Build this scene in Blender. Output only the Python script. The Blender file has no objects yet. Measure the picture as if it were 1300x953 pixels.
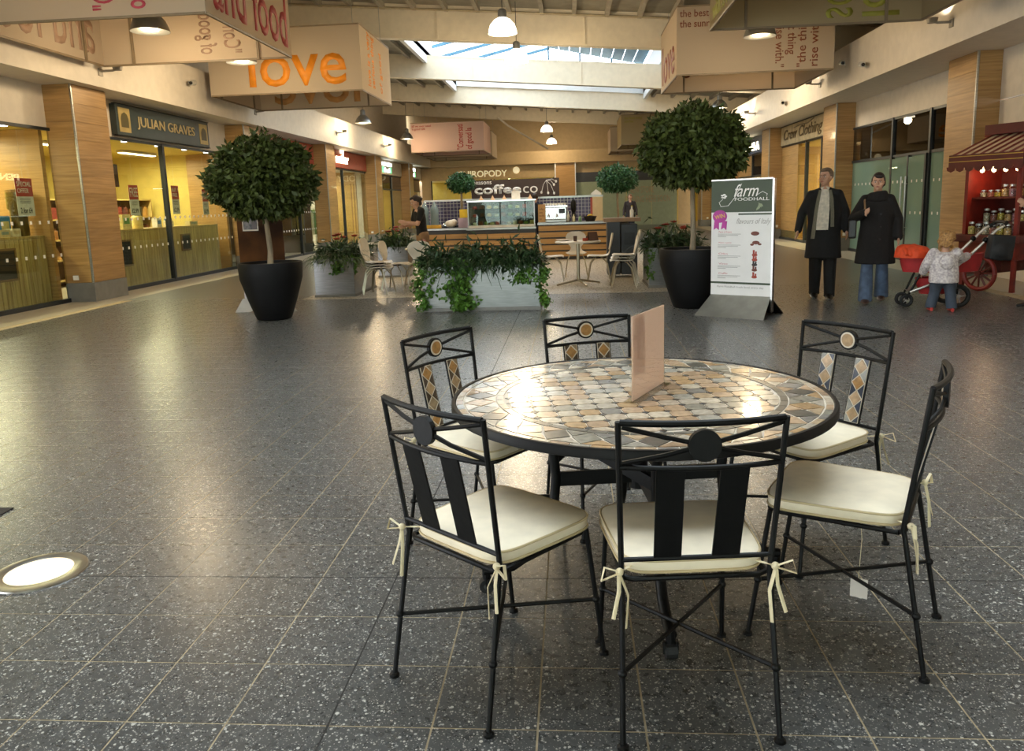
import bpy, bmesh, math, random
import numpy as np
from mathutils import Matrix, Vector
random.seed(7); rng = np.random.default_rng(7)
S = bpy.context.scene
ORD = ('first', 'second', 'third', 'fourth', 'fifth', 'sixth', 'seventh', 'eighth', 'ninth', 'tenth', 'eleventh', 'twelfth', 'thirteenth', 'fourteenth', 'fifteenth')
COL = S.collection
PI = math.pi
def lin(h):
    h = h.lstrip('#'); o = []
    for i in (0, 2, 4):
        c = int(h[i:i+2], 16) / 255
        o.append(c/12.92 if c <= .04045 else ((c+.055)/1.055)**2.4)
    return o
# ---------------------------------------------------------------- camera
cd = bpy.data.cameras.new('camera'); cam = bpy.data.objects.new('camera', cd); COL.objects.link(cam)
cd.sensor_width = 36; cd.lens = 36*1000/1300; cd.shift_y = -45.5/1300; cd.clip_end = 300
cR = Vector((0.99648, 0.07363, -0.03153)); cF = Vector((-0.07799, 0.98236, -0.17000))
cF.normalize(); cR = (cR - cF*cR.dot(cF)).normalized(); cU = cR.cross(cF)
cam.matrix_world = Matrix(((cR.x, cU.x, -cF.x, 0), (cR.y, cU.y, -cF.y, 0), (cR.z, cU.z, -cF.z, 1.45), (0, 0, 0, 1)))
S.camera = cam
# ---------------------------------------------------------------- sky, exposure
w = bpy.data.worlds.new('sky'); S.world = w; w.use_nodes = True
bg = w.node_tree.nodes['Background']; bg.inputs[0].default_value = (.91, .955, 1.0, 1); bg.inputs[1].default_value = 8.5
vs = S.view_settings; vs.view_transform = 'Standard'; vs.look = 'None'; vs.gamma = 1; vs.use_curve_mapping = False
vs.exposure = -0.30
LAMP_W, UP_W, SHOP_W = 215., 30., 2.7
WARM = (1.0, .74, .46); WHITE = (1.0, .77, .47)
def light(name, kind, loc, power, color=WARM, parent=None, size=.2, target=None, **k):
    l = bpy.data.lights.new(name, kind); l.energy = power; l.color = color
    if kind == 'POINT': l.shadow_soft_size = size
    if kind == 'SPOT': l.shadow_soft_size = size; l.spot_size = k.get('angle', 2.0); l.spot_blend = .6
    if kind == 'AREA':
        l.shape = 'RECTANGLE'; l.size = size; l.size_y = k.get('size_y', size)
    o = bpy.data.objects.new(name, l); COL.objects.link(o); o.location = loc
    if target is not None:
        o.rotation_euler = (Vector(target) - Vector(loc)).to_track_quat('-Z', 'Y').to_euler()
    if parent: o.parent = parent
    return o
# ---------------------------------------------------------------- materials
MATS = {}
def newmat(name):
    m = bpy.data.materials.new(name); m.use_nodes = True; MATS[name] = m
    return m, m.node_tree, m.node_tree.nodes['Principled BSDF']
def pm(name, col, rough=.5, metal=0., var=.08, scale=6., stretch=None, bump=0., coat=0., spec=.5, rnd=0., col2=None, detail=3., trans=0., alpha=1., emit=None, estr=0.):
    if name in MATS: return MATS[name]
    m, t, b = newmat(name); N = t.nodes; L = t.links
    g = N.new('ShaderNodeNewGeometry'); mp = N.new('ShaderNodeMapping'); L.new(g.outputs['Position'], mp.inputs[0])
    mp.inputs['Scale'].default_value = stretch or (1, 1, 1)
    nz = N.new('ShaderNodeTexNoise'); nz.inputs['Scale'].default_value = scale; nz.inputs['Detail'].default_value = detail
    L.new(mp.outputs[0], nz.inputs['Vector'])
    c = lin(col); mx = N.new('ShaderNodeMix'); mx.data_type = 'RGBA'
    c2 = lin(col2) if col2 else [x*(1-var*2) for x in c]
    c1 = c if col2 else [min(1, x*(1+var)) for x in c]
    mx.inputs[6].default_value = (*c1, 1); mx.inputs[7].default_value = (*c2, 1)
    cr = N.new('ShaderNodeMapRange'); cr.inputs[1].default_value = .32; cr.inputs[2].default_value = .68
    L.new(nz.outputs[0], cr.inputs[0]); L.new(cr.outputs[0], mx.inputs[0])
    out = mx.outputs[2]
    if rnd:
        oi = N.new('ShaderNodeObjectInfo'); mr = N.new('ShaderNodeMapRange'); mr.inputs[3].default_value = 1-rnd; mr.inputs[4].default_value = 1+rnd
        L.new(oi.outputs['Random'], mr.inputs[0]); h = N.new('ShaderNodeHueSaturation'); L.new(mr.outputs[0], h.inputs['Value']); L.new(out, h.inputs['Color']); out = h.outputs[0]
    L.new(out, b.inputs['Base Color'])
    b.inputs['Roughness'].default_value = rough; b.inputs['Metallic'].default_value = metal
    b.inputs['Specular IOR Level'].default_value = spec; b.inputs['Coat Weight'].default_value = coat; b.inputs['Coat Roughness'].default_value = .06
    b.inputs['Transmission Weight'].default_value = trans
    if emit: b.inputs['Emission Color'].default_value = (*lin(emit), 1); b.inputs['Emission Strength'].default_value = estr
    if bump:
        bp = N.new('ShaderNodeBump'); bp.inputs['Strength'].default_value = bump; bp.inputs['Distance'].default_value = .01
        L.new(nz.outputs[0], bp.inputs['Height']); L.new(bp.outputs[0], b.inputs['Normal'])
    return m
def glassmat(name, tint, refl=1.0, haze=0., hazecol='#ffffff', rough=.0):
    if name in MATS: return MATS[name]
    m, t, b = newmat(name); N = t.nodes; L = t.links; N.remove(b)
    tr = N.new('ShaderNodeBsdfTransparent'); tr.inputs[0].default_value = (*lin(tint), 1)
    gl = N.new('ShaderNodeBsdfGlossy'); gl.inputs['Roughness'].default_value = rough
    lw = N.new('ShaderNodeLayerWeight'); lw.inputs[0].default_value = .5
    pw = N.new('ShaderNodeMath'); pw.operation = 'POWER'; pw.inputs[1].default_value = 4.; L.new(lw.outputs['Facing'], pw.inputs[0])
    mu = N.new('ShaderNodeMath'); mu.operation = 'MULTIPLY_ADD'; mu.inputs[1].default_value = .75*refl; mu.inputs[2].default_value = .035*refl; mu.use_clamp = True; L.new(pw.outputs[0], mu.inputs[0])
    base = tr
    if haze:
        df = N.new('ShaderNodeBsdfDiffuse'); df.inputs[0].default_value = (*lin(hazecol), 1)
        tl = N.new('ShaderNodeBsdfTranslucent'); tl.inputs[0].default_value = (*lin(hazecol), 1)
        a = N.new('ShaderNodeMixShader'); a.inputs[0].default_value = .5; L.new(df.outputs[0], a.inputs[1]); L.new(tl.outputs[0], a.inputs[2])
        h = N.new('ShaderNodeMixShader'); h.inputs[0].default_value = haze; L.new(tr.outputs[0], h.inputs[1]); L.new(a.outputs[0], h.inputs[2]); base = h
    mx = N.new('ShaderNodeMixShader'); L.new(mu.outputs[0], mx.inputs[0]); L.new(base.outputs[0], mx.inputs[1]); L.new(gl.outputs[0], mx.inputs[2])
    L.new(mx.outputs[0], N['Material Output'].inputs[0])
    return m
def fabricmat(name, col, trans=.45):
    if name in MATS: return MATS[name]
    m, t, b = newmat(name); N = t.nodes; L = t.links; N.remove(b)
    df = N.new('ShaderNodeBsdfDiffuse'); tl = N.new('ShaderNodeBsdfTranslucent'); mx = N.new('ShaderNodeMixShader')
    nz = N.new('ShaderNodeTexNoise'); nz.inputs['Scale'].default_value = 1.2; mc = N.new('ShaderNodeMix'); mc.data_type = 'RGBA'
    c = lin(col); mc.inputs[6].default_value = (*c, 1); mc.inputs[7].default_value = (*[x*.93 for x in c], 1); L.new(nz.outputs[0], mc.inputs[0])
    L.new(mc.outputs[2], df.inputs[0]); L.new(mc.outputs[2], tl.inputs[0]); mx.inputs[0].default_value = trans
    L.new(df.outputs[0], mx.inputs[1]); L.new(tl.outputs[0], mx.inputs[2]); L.new(mx.outputs[0], N['Material Output'].inputs[0])
    return m
def emitmat(name, col, s):
    if name in MATS: return MATS[name]
    m, t, b = newmat(name); b.inputs['Base Color'].default_value = (*lin(col), 1)
    b.inputs['Emission Color'].default_value = (*lin(col), 1); b.inputs['Emission Strength'].default_value = s
    return m
def terrazzo(name, base, chip, rough, grid=None, amount=1.):
    m, t, b = newmat(name); N = t.nodes; L = t.links
    g = N.new('ShaderNodeNewGeometry')
    acc = None
    def val(v): n = N.new('ShaderNodeValue'); n.outputs[0].default_value = v; return n.outputs[0]
    for sc, th in ((95, .22), (48, .15), (210, .30)):
        vo = N.new('ShaderNodeTexVoronoi'); vo.inputs['Scale'].default_value = sc; L.new(g.outputs['Position'], vo.inputs['Vector'])
        sx = N.new('ShaderNodeSeparateColor'); L.new(vo.outputs['Color'], sx.inputs[0])
        ml = N.new('ShaderNodeMath'); ml.operation = 'MULTIPLY'; ml.inputs[1].default_value = th*2; L.new(sx.outputs[0], ml.inputs[0])
        lt = N.new('ShaderNodeMath'); lt.operation = 'LESS_THAN'; L.new(vo.outputs['Distance'], lt.inputs[0]); L.new(ml.outputs[0], lt.inputs[1])
        gt = N.new('ShaderNodeMath'); gt.operation = 'GREATER_THAN'; gt.inputs[1].default_value = .45; L.new(sx.outputs[1], gt.inputs[0])
        pr = N.new('ShaderNodeMath'); pr.operation = 'MULTIPLY'; L.new(lt.outputs[0], pr.inputs[0]); L.new(gt.outputs[0], pr.inputs[1])
        p2 = N.new('ShaderNodeMath'); p2.operation = 'MULTIPLY'; L.new(pr.outputs[0], p2.inputs[0]); L.new(sx.outputs[2], p2.inputs[1])
        if acc is None: acc = p2.outputs[0]
        else:
            mm = N.new('ShaderNodeMath'); mm.operation = 'MAXIMUM'; L.new(acc, mm.inputs[0]); L.new(p2.outputs[0], mm.inputs[1]); acc = mm.outputs[0]
    am = N.new('ShaderNodeMath'); am.operation = 'MULTIPLY'; am.inputs[1].default_value = amount; am.use_clamp = True; L.new(acc, am.inputs[0])
    nz = N.new('ShaderNodeTexNoise'); nz.inputs['Scale'].default_value = 30; nz.inputs['Detail'].default_value = 4; L.new(g.outputs['Position'], nz.inputs['Vector'])
    mb = N.new('ShaderNodeMix'); mb.data_type = 'RGBA'; c = lin(base)
    mb.inputs[6].default_value = (*[x*.75 for x in c], 1); mb.inputs[7].default_value = (*[x*1.25 for x in c], 1); L.new(nz.outputs[0], mb.inputs[0])
    mx = N.new('ShaderNodeMix'); mx.data_type = 'RGBA'; L.new(am.outputs[0], mx.inputs[0]); L.new(mb.outputs[2], mx.inputs[6]); mx.inputs[7].default_value = (*lin(chip), 1)
    out = mx.outputs[2]
    oi = N.new('ShaderNodeObjectInfo'); mr = N.new('ShaderNodeMapRange'); mr.inputs[3].default_value = .94; mr.inputs[4].default_value = 1.06; L.new(oi.outputs['Random'], mr.inputs[0])
    h = N.new('ShaderNodeHueSaturation'); L.new(mr.outputs[0], h.inputs['Value']); L.new(out, h.inputs['Color']); out = h.outputs[0]
    if grid:
        br = N.new('ShaderNodeTexBrick'); br.offset = 0; br.inputs['Scale'].default_value = 1; br.inputs['Brick Width'].default_value = grid; br.inputs['Row Height'].default_value = grid
        br.inputs['Mortar Size'].default_value = .004; br.inputs['Color1'].default_value = (0, 0, 0, 1); br.inputs['Color2'].default_value = (0, 0, 0, 1); br.inputs['Mortar'].default_value = (1, 1, 1, 1)
        L.new(g.outputs['Position'], br.inputs['Vector'])
        m2 = N.new('ShaderNodeMix'); m2.data_type = 'RGBA'; L.new(br.outputs['Color'], m2.inputs[0]); L.new(out, m2.inputs[6]); m2.inputs[7].default_value = (*[x*1.25 for x in c], 1); out = m2.outputs[2]
    L.new(out, b.inputs['Base Color'])
    rr = N.new('ShaderNodeMapRange'); rr.inputs[3].default_value = rough*.85; rr.inputs[4].default_value = rough*1.15; L.new(nz.outputs[0], rr.inputs[0]); L.new(rr.outputs[0], b.inputs['Roughness'])
    b.inputs['Specular IOR Level'].default_value = .62
    return m
# ---------------------------------------------------------------- mesh builder
class MB:
    def __init__(s): s.v = []; s.f = []
    def add(s, vs, fs):
        o = len(s.v); s.v += [tuple(p) for p in vs]; s.f += [tuple(i+o for i in q) for q in fs]; return s
    def box(s, x0, x1, y0, y1, z0, z1):
        return s.add([(x0,y0,z0),(x1,y0,z0),(x1,y1,z0),(x0,y1,z0),(x0,y0,z1),(x1,y0,z1),(x1,y1,z1),(x0,y1,z1)],
                     [(0,3,2,1),(4,5,6,7),(0,1,5,4),(1,2,6,5),(2,3,7,6),(3,0,4,7)])
    def mbox(s, M, sx, sy, sz):     # centred box under a matrix
        a = MB().box(-sx/2, sx/2, -sy/2, sy/2, -sz/2, sz/2); return s.add([M @ Vector(p) for p in a.v], a.f)
    def hexa(s, P):                 # 8 points, bottom 4 then top 4
        return s.add(P, [(0,3,2,1),(4,5,6,7),(0,1,5,4),(1,2,6,5),(2,3,7,6),(3,0,4,7)])
    def tube(s, pts, r, n=8, flat=1.0, up=None):
        pts = [Vector(p) for p in pts]; k = len(pts); rs = r if isinstance(r, (list, tuple)) else [r]*k
        ref = Vector(up) if up else Vector((0, 0, 1)); vs = []; fs = []; prev = None
        for i, p in enumerate(pts):
            d = (pts[min(i+1, k-1)] - pts[max(i-1, 0)]).normalized()
            if prev is None:
                a = d.cross(ref)
                if a.length < 1e-3: a = d.cross(Vector((1, 0, 0)))
            else: a = prev - d*prev.dot(d)
            a.normalize(); b = d.cross(a); prev = a
            for j in range(n):
                t = 2*PI*j/n; vs.append(p + a*math.cos(t)*rs[i] + b*math.sin(t)*rs[i]*flat)
        for i in range(k-1):
            for j in range(n): fs.append((i*n+j, i*n+(j+1) % n, (i+1)*n+(j+1) % n, (i+1)*n+j))
        fs.append(tuple(range(n-1, -1, -1))); fs.append(tuple((k-1)*n+j for j in range(n)))
        return s.add(vs, fs)
    def bar(s, a, b, w, t=None, up=(0, 0, 1)):    # rectangular bar
        a = Vector(a); b = Vector(b); d = (b-a).normalized(); x = d.cross(Vector(up))
        if x.length < 1e-3: x = d.cross(Vector((1, 0, 0)))
        x.normalize(); y = x.cross(d); t = t or w; P = []
        for q in (a, b):
            for sx, sy in ((-1,-1),(1,-1),(1,1),(-1,1)): P.append(q + x*sx*w/2 + y*sy*t/2)
        return s.hexa(P)
    def lathe(s, prof, n=24, c=(0, 0, 0), sy=1.0):
        vs = []; fs = []; k = len(prof)
        for r, z in prof:
            for j in range(n): t = 2*PI*j/n; vs.append((c[0]+r*math.cos(t), c[1]+r*sy*math.sin(t), c[2]+z))
        for i in range(k-1):
            for j in range(n): fs.append((i*n+j, i*n+(j+1) % n, (i+1)*n+(j+1) % n, (i+1)*n+j))
        if prof[0][0] > 1e-5: fs.append(tuple(range(n-1, -1, -1)))
        if prof[-1][0] > 1e-5: fs.append(tuple((k-1)*n+j for j in range(n)))
        return s.add(vs, fs)
    def loft(s, rings, n=16):        # rings: (cx, cy, cz, rx, ry)
        vs = []; fs = []; k = len(rings)
        for cx, cy, cz, rx, ry in rings:
            for j in range(n): t = 2*PI*j/n; vs.append((cx+rx*math.cos(t), cy+ry*math.sin(t), cz))
        for i in range(k-1):
            for j in range(n): fs.append((i*n+j, i*n+(j+1) % n, (i+1)*n+(j+1) % n, (i+1)*n+j))
        fs.append(tuple(range(n-1, -1, -1))); fs.append(tuple((k-1)*n+j for j in range(n)))
        return s.add(vs, fs)
    def ball(s, c, rx, ry=None, rz=None, n=12, m=8):
        ry = ry or rx; rz = rz or rx
        return s.add(*MB().lathe([(math.sin(PI*i/m)+1e-4*(i in (0, m)), -math.cos(PI*i/m)) for i in range(m+1)], n).xf(lambda p: (c[0]+p[0]*rx, c[1]+p[1]*ry, c[2]+p[2]*rz)))
    def xf(s, fn): return [fn(p) for p in s.v], s.f
    def prism(s, poly, M, d):        # polygon in the xy plane of M, thickness d along z
        n = len(poly); vs = [M @ Vector((x, y, 0)) for x, y in poly] + [M @ Vector((x, y, d)) for x, y in poly]
        return s.add(vs, [tuple(range(n-1, -1, -1)), tuple(range(n, 2*n))] + [(i, (i+1) % n, n+(i+1) % n, n+i) for i in range(n)])
    def mesh(s, name, mat=None, smooth=False, bevel=0, seg=2):
        me = bpy.data.meshes.new(name); me.from_pydata(s.v, [], s.f)
        bm = bmesh.new(); bm.from_mesh(me); bmesh.ops.recalc_face_normals(bm, faces=bm.faces)
        if bevel:
            ed = [e for e in bm.edges if len(e.link_faces) == 2 and e.calc_face_angle(0) > .5]
            bmesh.ops.bevel(bm, geom=ed, offset=bevel, segments=seg, affect='EDGES', profile=.7)
        bm.to_mesh(me); bm.free()
        if smooth:
            me.polygons.foreach_set('use_smooth', [True]*len(me.polygons))
            try: me.set_sharp_from_angle(angle=.7)
            except Exception: pass
        if mat: me.materials.append(mat)
        me.update(); return me
    def build(s, name, mat, parent=None, smooth=False, bevel=0, seg=2):
        return link(name, s.mesh(name, mat, smooth, bevel, seg), parent)
def link(name, me, parent=None, loc=None, rot=None):
    o = bpy.data.objects.new(name, me); COL.objects.link(o)
    if parent: o.parent = parent
    if loc is not None: o.location = loc
    if rot is not None: o.rotation_euler = rot
    return o
def tag(o, label, cat, group=None, kind=None):
    o['label'] = label; o['category'] = cat
    if group: o['group'] = group
    if kind: o['kind'] = kind
    return o
def thing(name, label, cat, loc=(0, 0, 0), rotz=0, group=None):
    o = bpy.data.objects.new(name, None); COL.objects.link(o); o.location = loc; o.rotation_euler = (0, 0, rotz); o.empty_display_size = .1
    return tag(o, label, cat, group)
def struct(o, label=None):
    o['kind'] = 'structure'
    if label: o['label'] = label
    return o
def dup(root, loc, rotz, label=None, group=None):
    def cp(o, par):
        c = o.copy(); COL.objects.link(c)
        if par: c.parent = par
        for ch in list(o.children): cp(ch, c)
        return c
    r = cp(root, None); r.location = loc; r.rotation_euler = (0, 0, rotz)
    if label: r['label'] = label
    if group: r['group'] = group
    return r
def frame(o, right, up):
    r = Vector(right).normalized(); u = Vector(up).normalized(); n = r.cross(u)
    return Matrix(((r.x, u.x, n.x, o[0]), (r.y, u.y, n.y, o[1]), (r.z, u.z, n.z, o[2]), (0, 0, 0, 1)))
def text(name, s, mat, M, w=None, h=None, depth=.004, parent=None, bold=0., shear=0., spacing=1.0):
    c = bpy.data.curves.new(name, 'FONT'); c.body = s; c.size = 1; c.extrude = 0; c.offset = bold; c.shear = shear; c.space_character = spacing; c.resolution_u = 3
    t = bpy.data.objects.new(name, c); COL.objects.link(t)
    dg = bpy.context.evaluated_depsgraph_get(); me = bpy.data.meshes.new_from_object(t.evaluated_get(dg))
    bpy.data.objects.remove(t); bpy.data.curves.remove(c)
    P = np.array([v.co[:] for v in me.vertices]); lo, hi = P.min(0), P.max(0); ww, hh = (hi-lo)[:2]
    sx = w/ww if w else h/hh; sy = h/hh if h else sx
    bm = bmesh.new(); bm.from_mesh(me)
    if depth:
        g = bmesh.ops.extrude_face_region(bm, geom=bm.faces[:]); vv = [e for e in g['geom'] if isinstance(e, bmesh.types.BMVert)]
        bmesh.ops.translate(bm, vec=(0, 0, 1), verts=vv)
    mid = (lo+hi)/2
    for v in bm.verts: v.co = M @ Vector(((v.co.x-mid[0])*sx, (v.co.y-mid[1])*sy, v.co.z*depth))
    bmesh.ops.recalc_face_normals(bm, faces=bm.faces)
    bm.to_mesh(me); bm.free(); me.materials.clear(); me.materials.append(mat); me.name = name
    return link(name, me, parent)
def bake(name, mb, mat, parent=None, voxel=.01, smooth=6):
    me = mb.mesh(name); o = bpy.data.objects.new(name, me); COL.objects.link(o)
    r = o.modifiers.new('r', 'REMESH'); r.mode = 'VOXEL'; r.voxel_size = voxel
    q = o.modifiers.new('s', 'SMOOTH'); q.factor = .5; q.iterations = smooth
    dg = bpy.context.evaluated_depsgraph_get(); m2 = bpy.data.meshes.new_from_object(o.evaluated_get(dg))
    bpy.data.objects.remove(o); bpy.data.meshes.remove(me)
    m2.name = name; m2.materials.clear(); m2.materials.append(mat); m2.polygons.foreach_set('use_smooth', [True]*len(m2.polygons))
    return link(name, m2, parent)
def quads(name, V, mat, parent=None, kind=None, n=4):   # V: (k, n, 3) array of n-gons
    V = np.asarray(V, dtype=np.float64); k = len(V); me = bpy.data.meshes.new(name)
    me.vertices.add(k*n); me.vertices.foreach_set('co', V.reshape(-1))
    me.loops.add(k*n); me.loops.foreach_set('vertex_index', np.arange(k*n)); me.polygons.add(k); me.polygons.foreach_set('loop_start', np.arange(0, k*n, n))
    me.update(calc_edges=True); me.materials.append(mat); o = link(name, me, parent)
    if kind: o['kind'] = kind
    return o
def unit(a): return a/np.maximum(np.linalg.norm(a, axis=1, keepdims=True), 1e-9)
def leafquads(P, Dn, L, W, tilt=None):
    k = len(P); Dn = unit(Dn); r = unit(np.cross(Dn, rng.normal(size=(k, 3)))); nrm = np.cross(Dn, r)
    L = np.broadcast_to(L, (k,))[:, None]; W = np.broadcast_to(W, (k,))[:, None]
    m = P + Dn*L*.45 + nrm*L*.08
    return np.stack([P, m + r*W*.5, P + Dn*L, m - r*W*.5], axis=1)
def blades(P, Dn, L, W, droop, seg=4):
    k = len(P); Dn = unit(Dn); side = unit(np.cross(Dn, np.array([[0, 0, 1.]]) + rng.normal(size=(k, 3))*.25)); out = []
    L = np.broadcast_to(L, (k,))[:, None]
    pts = []
    for i in range(seg+1):
        t = i/seg; pts.append((P + Dn*L*t + np.array([[0, 0, -1.]])*droop*L*t*t, W*(1-t*.9)*(.6+.8*min(1, t*3))*.62))
    for i in range(seg):
        (a, wa), (b, wb) = pts[i], pts[i+1]
        out.append(np.stack([a-side*wa/2, a+side*wa/2, b+side*wb/2, b-side*wb/2], axis=1))
    return np.concatenate(out)
# palette
white = pm('white_paint', '#d9cfc0', .6, var=.03); cream = pm('cream_paint', '#cbb289', .62, var=.03)
beige = pm('beige_paint', '#cdb488', .65, var=.04)
blackm = pm('black_metal', '#080808', .5, 0, var=.2, scale=40, bump=.08, spec=.25)
steel = pm('steel', '#b4b4b0', .3, 1, var=.1, scale=12, stretch=(1, 1, 8)); chrome = pm('chrome', '#c9c9c6', .16, 1, var=.05)
darkal = pm('dark_frame', '#22282c', .4, .2, var=.1)
veneer = pm('oak_veneer', '#b08a55', .38, var=.12, scale=1.3, stretch=(1.2, 1.2, 26), col2='#94703f', rnd=.10, coat=.15)
veneer2 = pm('oak_veneer_light', '#c0965a', .42, var=.12, scale=1.3, stretch=(1.2, 1.2, 26), col2='#a67f45', rnd=.09)
plinthm = pm('plinth_grey', '#77756f', .5, var=.08)
glass = glassmat('shop_glass', '#eef4ee', .9); frost = glassmat('frosted_glass', '#b9d2c4', .8, .80, '#9fc0b2')
# ================================================================ THE SETTING
XL, CLX, BLX = -8.75, -8.27, -8.05
XR, CRX, BRX = 7.05, 6.60, 5.92
SOF, BT = 3.65, 4.55
LY = [6.1, 13.05, 20.1, 26.9, 33.8, 40.9]; RY = [6.9, 13.85, 20.75, 27.5, 34.4, 41.2]
terr = terrazzo('terrazzo_tile', '#4a4b4a', '#ccc9c0', .28, amount=.88)
terrf = terrazzo('terrazzo_floor', '#4a4b4a', '#c2bfb6', .29, grid=.3, amount=.7)
pale = terrazzo('pale_stone_floor', '#a89f8e', '#cfc8ba', .3, grid=.6, amount=.5)
pale2 = terrazzo('cafe_stone_floor', '#b5ab98', '#d6cfc0', .28, grid=.45, amount=.5)
grout = pm('grout', '#b3a283', .8, var=.1, scale=20)
fl = MB().box(-7.8, 6.1, -9, 13.1, -.3, -.0015).build('floor', grout); struct(fl, 'dark grey speckled terrazzo tile floor of the mall walkway')
MB().box(-7.8, 6.1, 13.1, 47.2, -.3, 0).build('far_terrazzo', terrf, fl)
MB().box(-8.9, -7.8, -9, 47.2, -.3, 0).build('border_strip', pale, fl); MB().box(6.1, 7.2, -9, 47.2, -.3, 0).build('border_strip', pale, fl)
MB().box(-13.2, -8.9, -9, 47.2, -.3, -.002).build('shop_floor', pale, fl); MB().box(7.2, 11.5, -9, 47.2, -.3, -.002).build('shop_floor', pale, fl)
MB().box(-13.2, 11.5, 47.2, 52, -.3, -.002).build('shop_floor', pale, fl)
MB().box(-4.45, 2.25, 12.6, 25, 0, .004).build('cafe_paving', pale2, fl)
# tiles: the nearest in view singly, the rest of the near field joined
T = .3; cells = []
for i in range(-24, 24):
    for j in range(-16, 36):
        x0 = -.72 + i*T; y0 = 2.88 + j*T
        if x0 < -7.79 or x0+T > 6.09 or y0+T > 13.1 or y0 < -3: continue
        c = Vector((x0+T/2, y0+T/2, -1.45)); zc = c.dot(cF); seen = False
        if zc > .3:
            u = c.dot(cR)/zc*1000; v = -c.dot(cU)/zc*1000; seen = -740 < u < 740 and v < 640
        cells.append((not seen, c.length, x0, y0))
cells.sort()
tile_me = MB().box(0, T-.006, 0, T-.006, -.02, 0).mesh('tile', terr); allv = []
for k, (hid, d, x0, y0) in enumerate(cells):
    if k < 300 and not hid: link('tile', tile_me, fl, (x0+.003, y0+.003, 0))
    else: allv.append((x0, y0))
mbt = MB()
for x0, y0 in allv:
    a, b, e, f = x0+.003, x0+T-.003, y0+.003, y0+T-.003
    mbt.add([(a,e,0),(b,e,0),(b,f,0),(a,f,0),(a,e,-.01),(b,e,-.01),(b,f,-.01),(a,f,-.01)], [(0,1,2,3),(4,5,1,0),(5,6,2,1),(6,7,3,2),(7,4,0,3)])
me = bpy.data.meshes.new('tile_field'); me.from_pydata(mbt.v, [], mbt.f); me.materials.append(terr); o = link('tile_field', me, fl); o['kind'] = 'stuff'
dj = pm('dark_joint', '#191815', .7)
MB().box(-.724, -.716, -3, 13, -.006, -.0004).build('expansion_joint', dj, fl); MB().box(-7.7, 6, 2.876, 2.884, -.006, -.0006).build('expansion_joint', dj, fl)

def column(parent, xf, y0, sgn, detail=True):
    # sgn +1: column on the left wall (corridor face looks +x); -1: right wall
    c = MB()
    xb = xf - sgn*.52
    c.box(min(xf-sgn*.012, xb), max(xf-sgn*.012, xb), y0+.012, y0+1.0, 0, SOF+.02); core = c.build('column', veneer, parent)
    z = .34; hs = .3; me_a = COLM.get(('a', sgn)); me_b = COLM.get(('b', sgn))
    if not me_a:
        me_a = MB().box(min(-sgn*.035, -sgn*.50), max(-sgn*.035, -sgn*.50), 0, .012, .002, hs-.002).mesh('panel', veneer)
        me_b = MB().box(min(0, -sgn*.012), max(0, -sgn*.012), .035, .995, .002, hs-.002).mesh('panel', veneer); COLM[('a', sgn)] = me_a; COLM[('b', sgn)] = me_b
        COLM[('s', sgn)] = MB().box(min(0, -sgn*.032), max(0, -sgn*.032), 0, .032, 0, SOF).mesh('steel_corner', steel, bevel=.004)
        COLM[('p', sgn)] = MB().box(min(.012*sgn, -sgn*.5), max(.012*sgn, -sgn*.5), -.012, 1.0, 0, .33).mesh('plinth', plinthm)
    while z < SOF-.02:
        link('panel', me_a, core, (xf, y0, z)); link('panel', me_b, core, (xf, y0, z)); z += hs
        if z > SOF-.3: hs2 = SOF - z; break
    link('steel_corner', COLM[('s', sgn)], core, (xf, y0, 0)); link('plinth', COLM[('p', sgn)], core, (xf, y0, 0))
    if detail: MB().box(xf-sgn*.36, xf-sgn*.26, y0-.014, y0, .38, .46).build('socket', pm('white_plastic', '#e8e4da', .4), core, bevel=.006)
COLM = {}
# ---- left wall
m = MB().box(-9.6, BLX, -9, 47.2, SOF, BT).box(-9.7, -9.55, -9, 47.2, BT, 6.9).box(XL-.5, XL-.02, -9, 47.2, 2.95, SOF+.01)
wl = m.build('wall_left', white); struct(wl, 'white bulkhead and shop headers along the left side')
for y in LY: column(wl, CLX, y, 1)
# ---- right wall
m = MB().box(BRX, 8.3, -9, 47.2, SOF, BT).box(8.15, 8.3, -9, 47.2, BT, 6.2).box(XR+.02, XR+.5, -9, 47.2, 3.03, SOF+.01)
m.box(XR+.02, XR+.3, -9, 6.9, 0, 3.1)
wr = m.build('wall_right', white); struct(wr, 'white bulkhead and shop headers along the right side')
for y in RY: column(wr, CRX, y, -1)
MB().box(XR-.06, XR+.02, 7.9, 13.85, 0, 2.85).build('wall_panel', white, wr, bevel=.006); MB().box(XR-.06, XR+.02, 7.9, 13.85, 2.87, SOF).build('wall_panel', white, wr, bevel=.006)
# ---- back wall
peach = pm('peach_paint', '#d9b78a', .65, var=.03)
m = MB().box(-9.6, 8.3, 46.0, 47.6, SOF, 4.35).box(-9.6, 8.3, 47.4, 47.6, 4.35, 6.9).box(-8.76, 7.06, 46.85, 47.2, 2.9, SOF-.001).box(-8.76, -8.2, 46.85, 47.2, 0, 2.9).box(6.2, 7.06, 46.85, 47.2, 0, 2.9).box(-9.6, -9.4, 47.2, 51.7, 0, 3).box(8.0, 8.2, 47.2, 51.7, 0, 3)
wb = m.build('wall_back', cream); struct(wb, 'cream end wall of the mall with a bulkhead')
MB().box(-.85, .25, 46.3, 46.9, 0, SOF).build('column', veneer2, wb); MB().box(.25, .30, 46.28, 46.9, 0, SOF).build('steel_corner', steel, wb); MB().box(-.9, -.85, 46.28, 46.9, 0, SOF).build('steel_corner', steel, wb)
MB().box(.3, 6.2, 46.75, 46.85, 2.55, 3.1).build('dark_header', pm('black_header', '#16181a', .35), wb)
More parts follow.
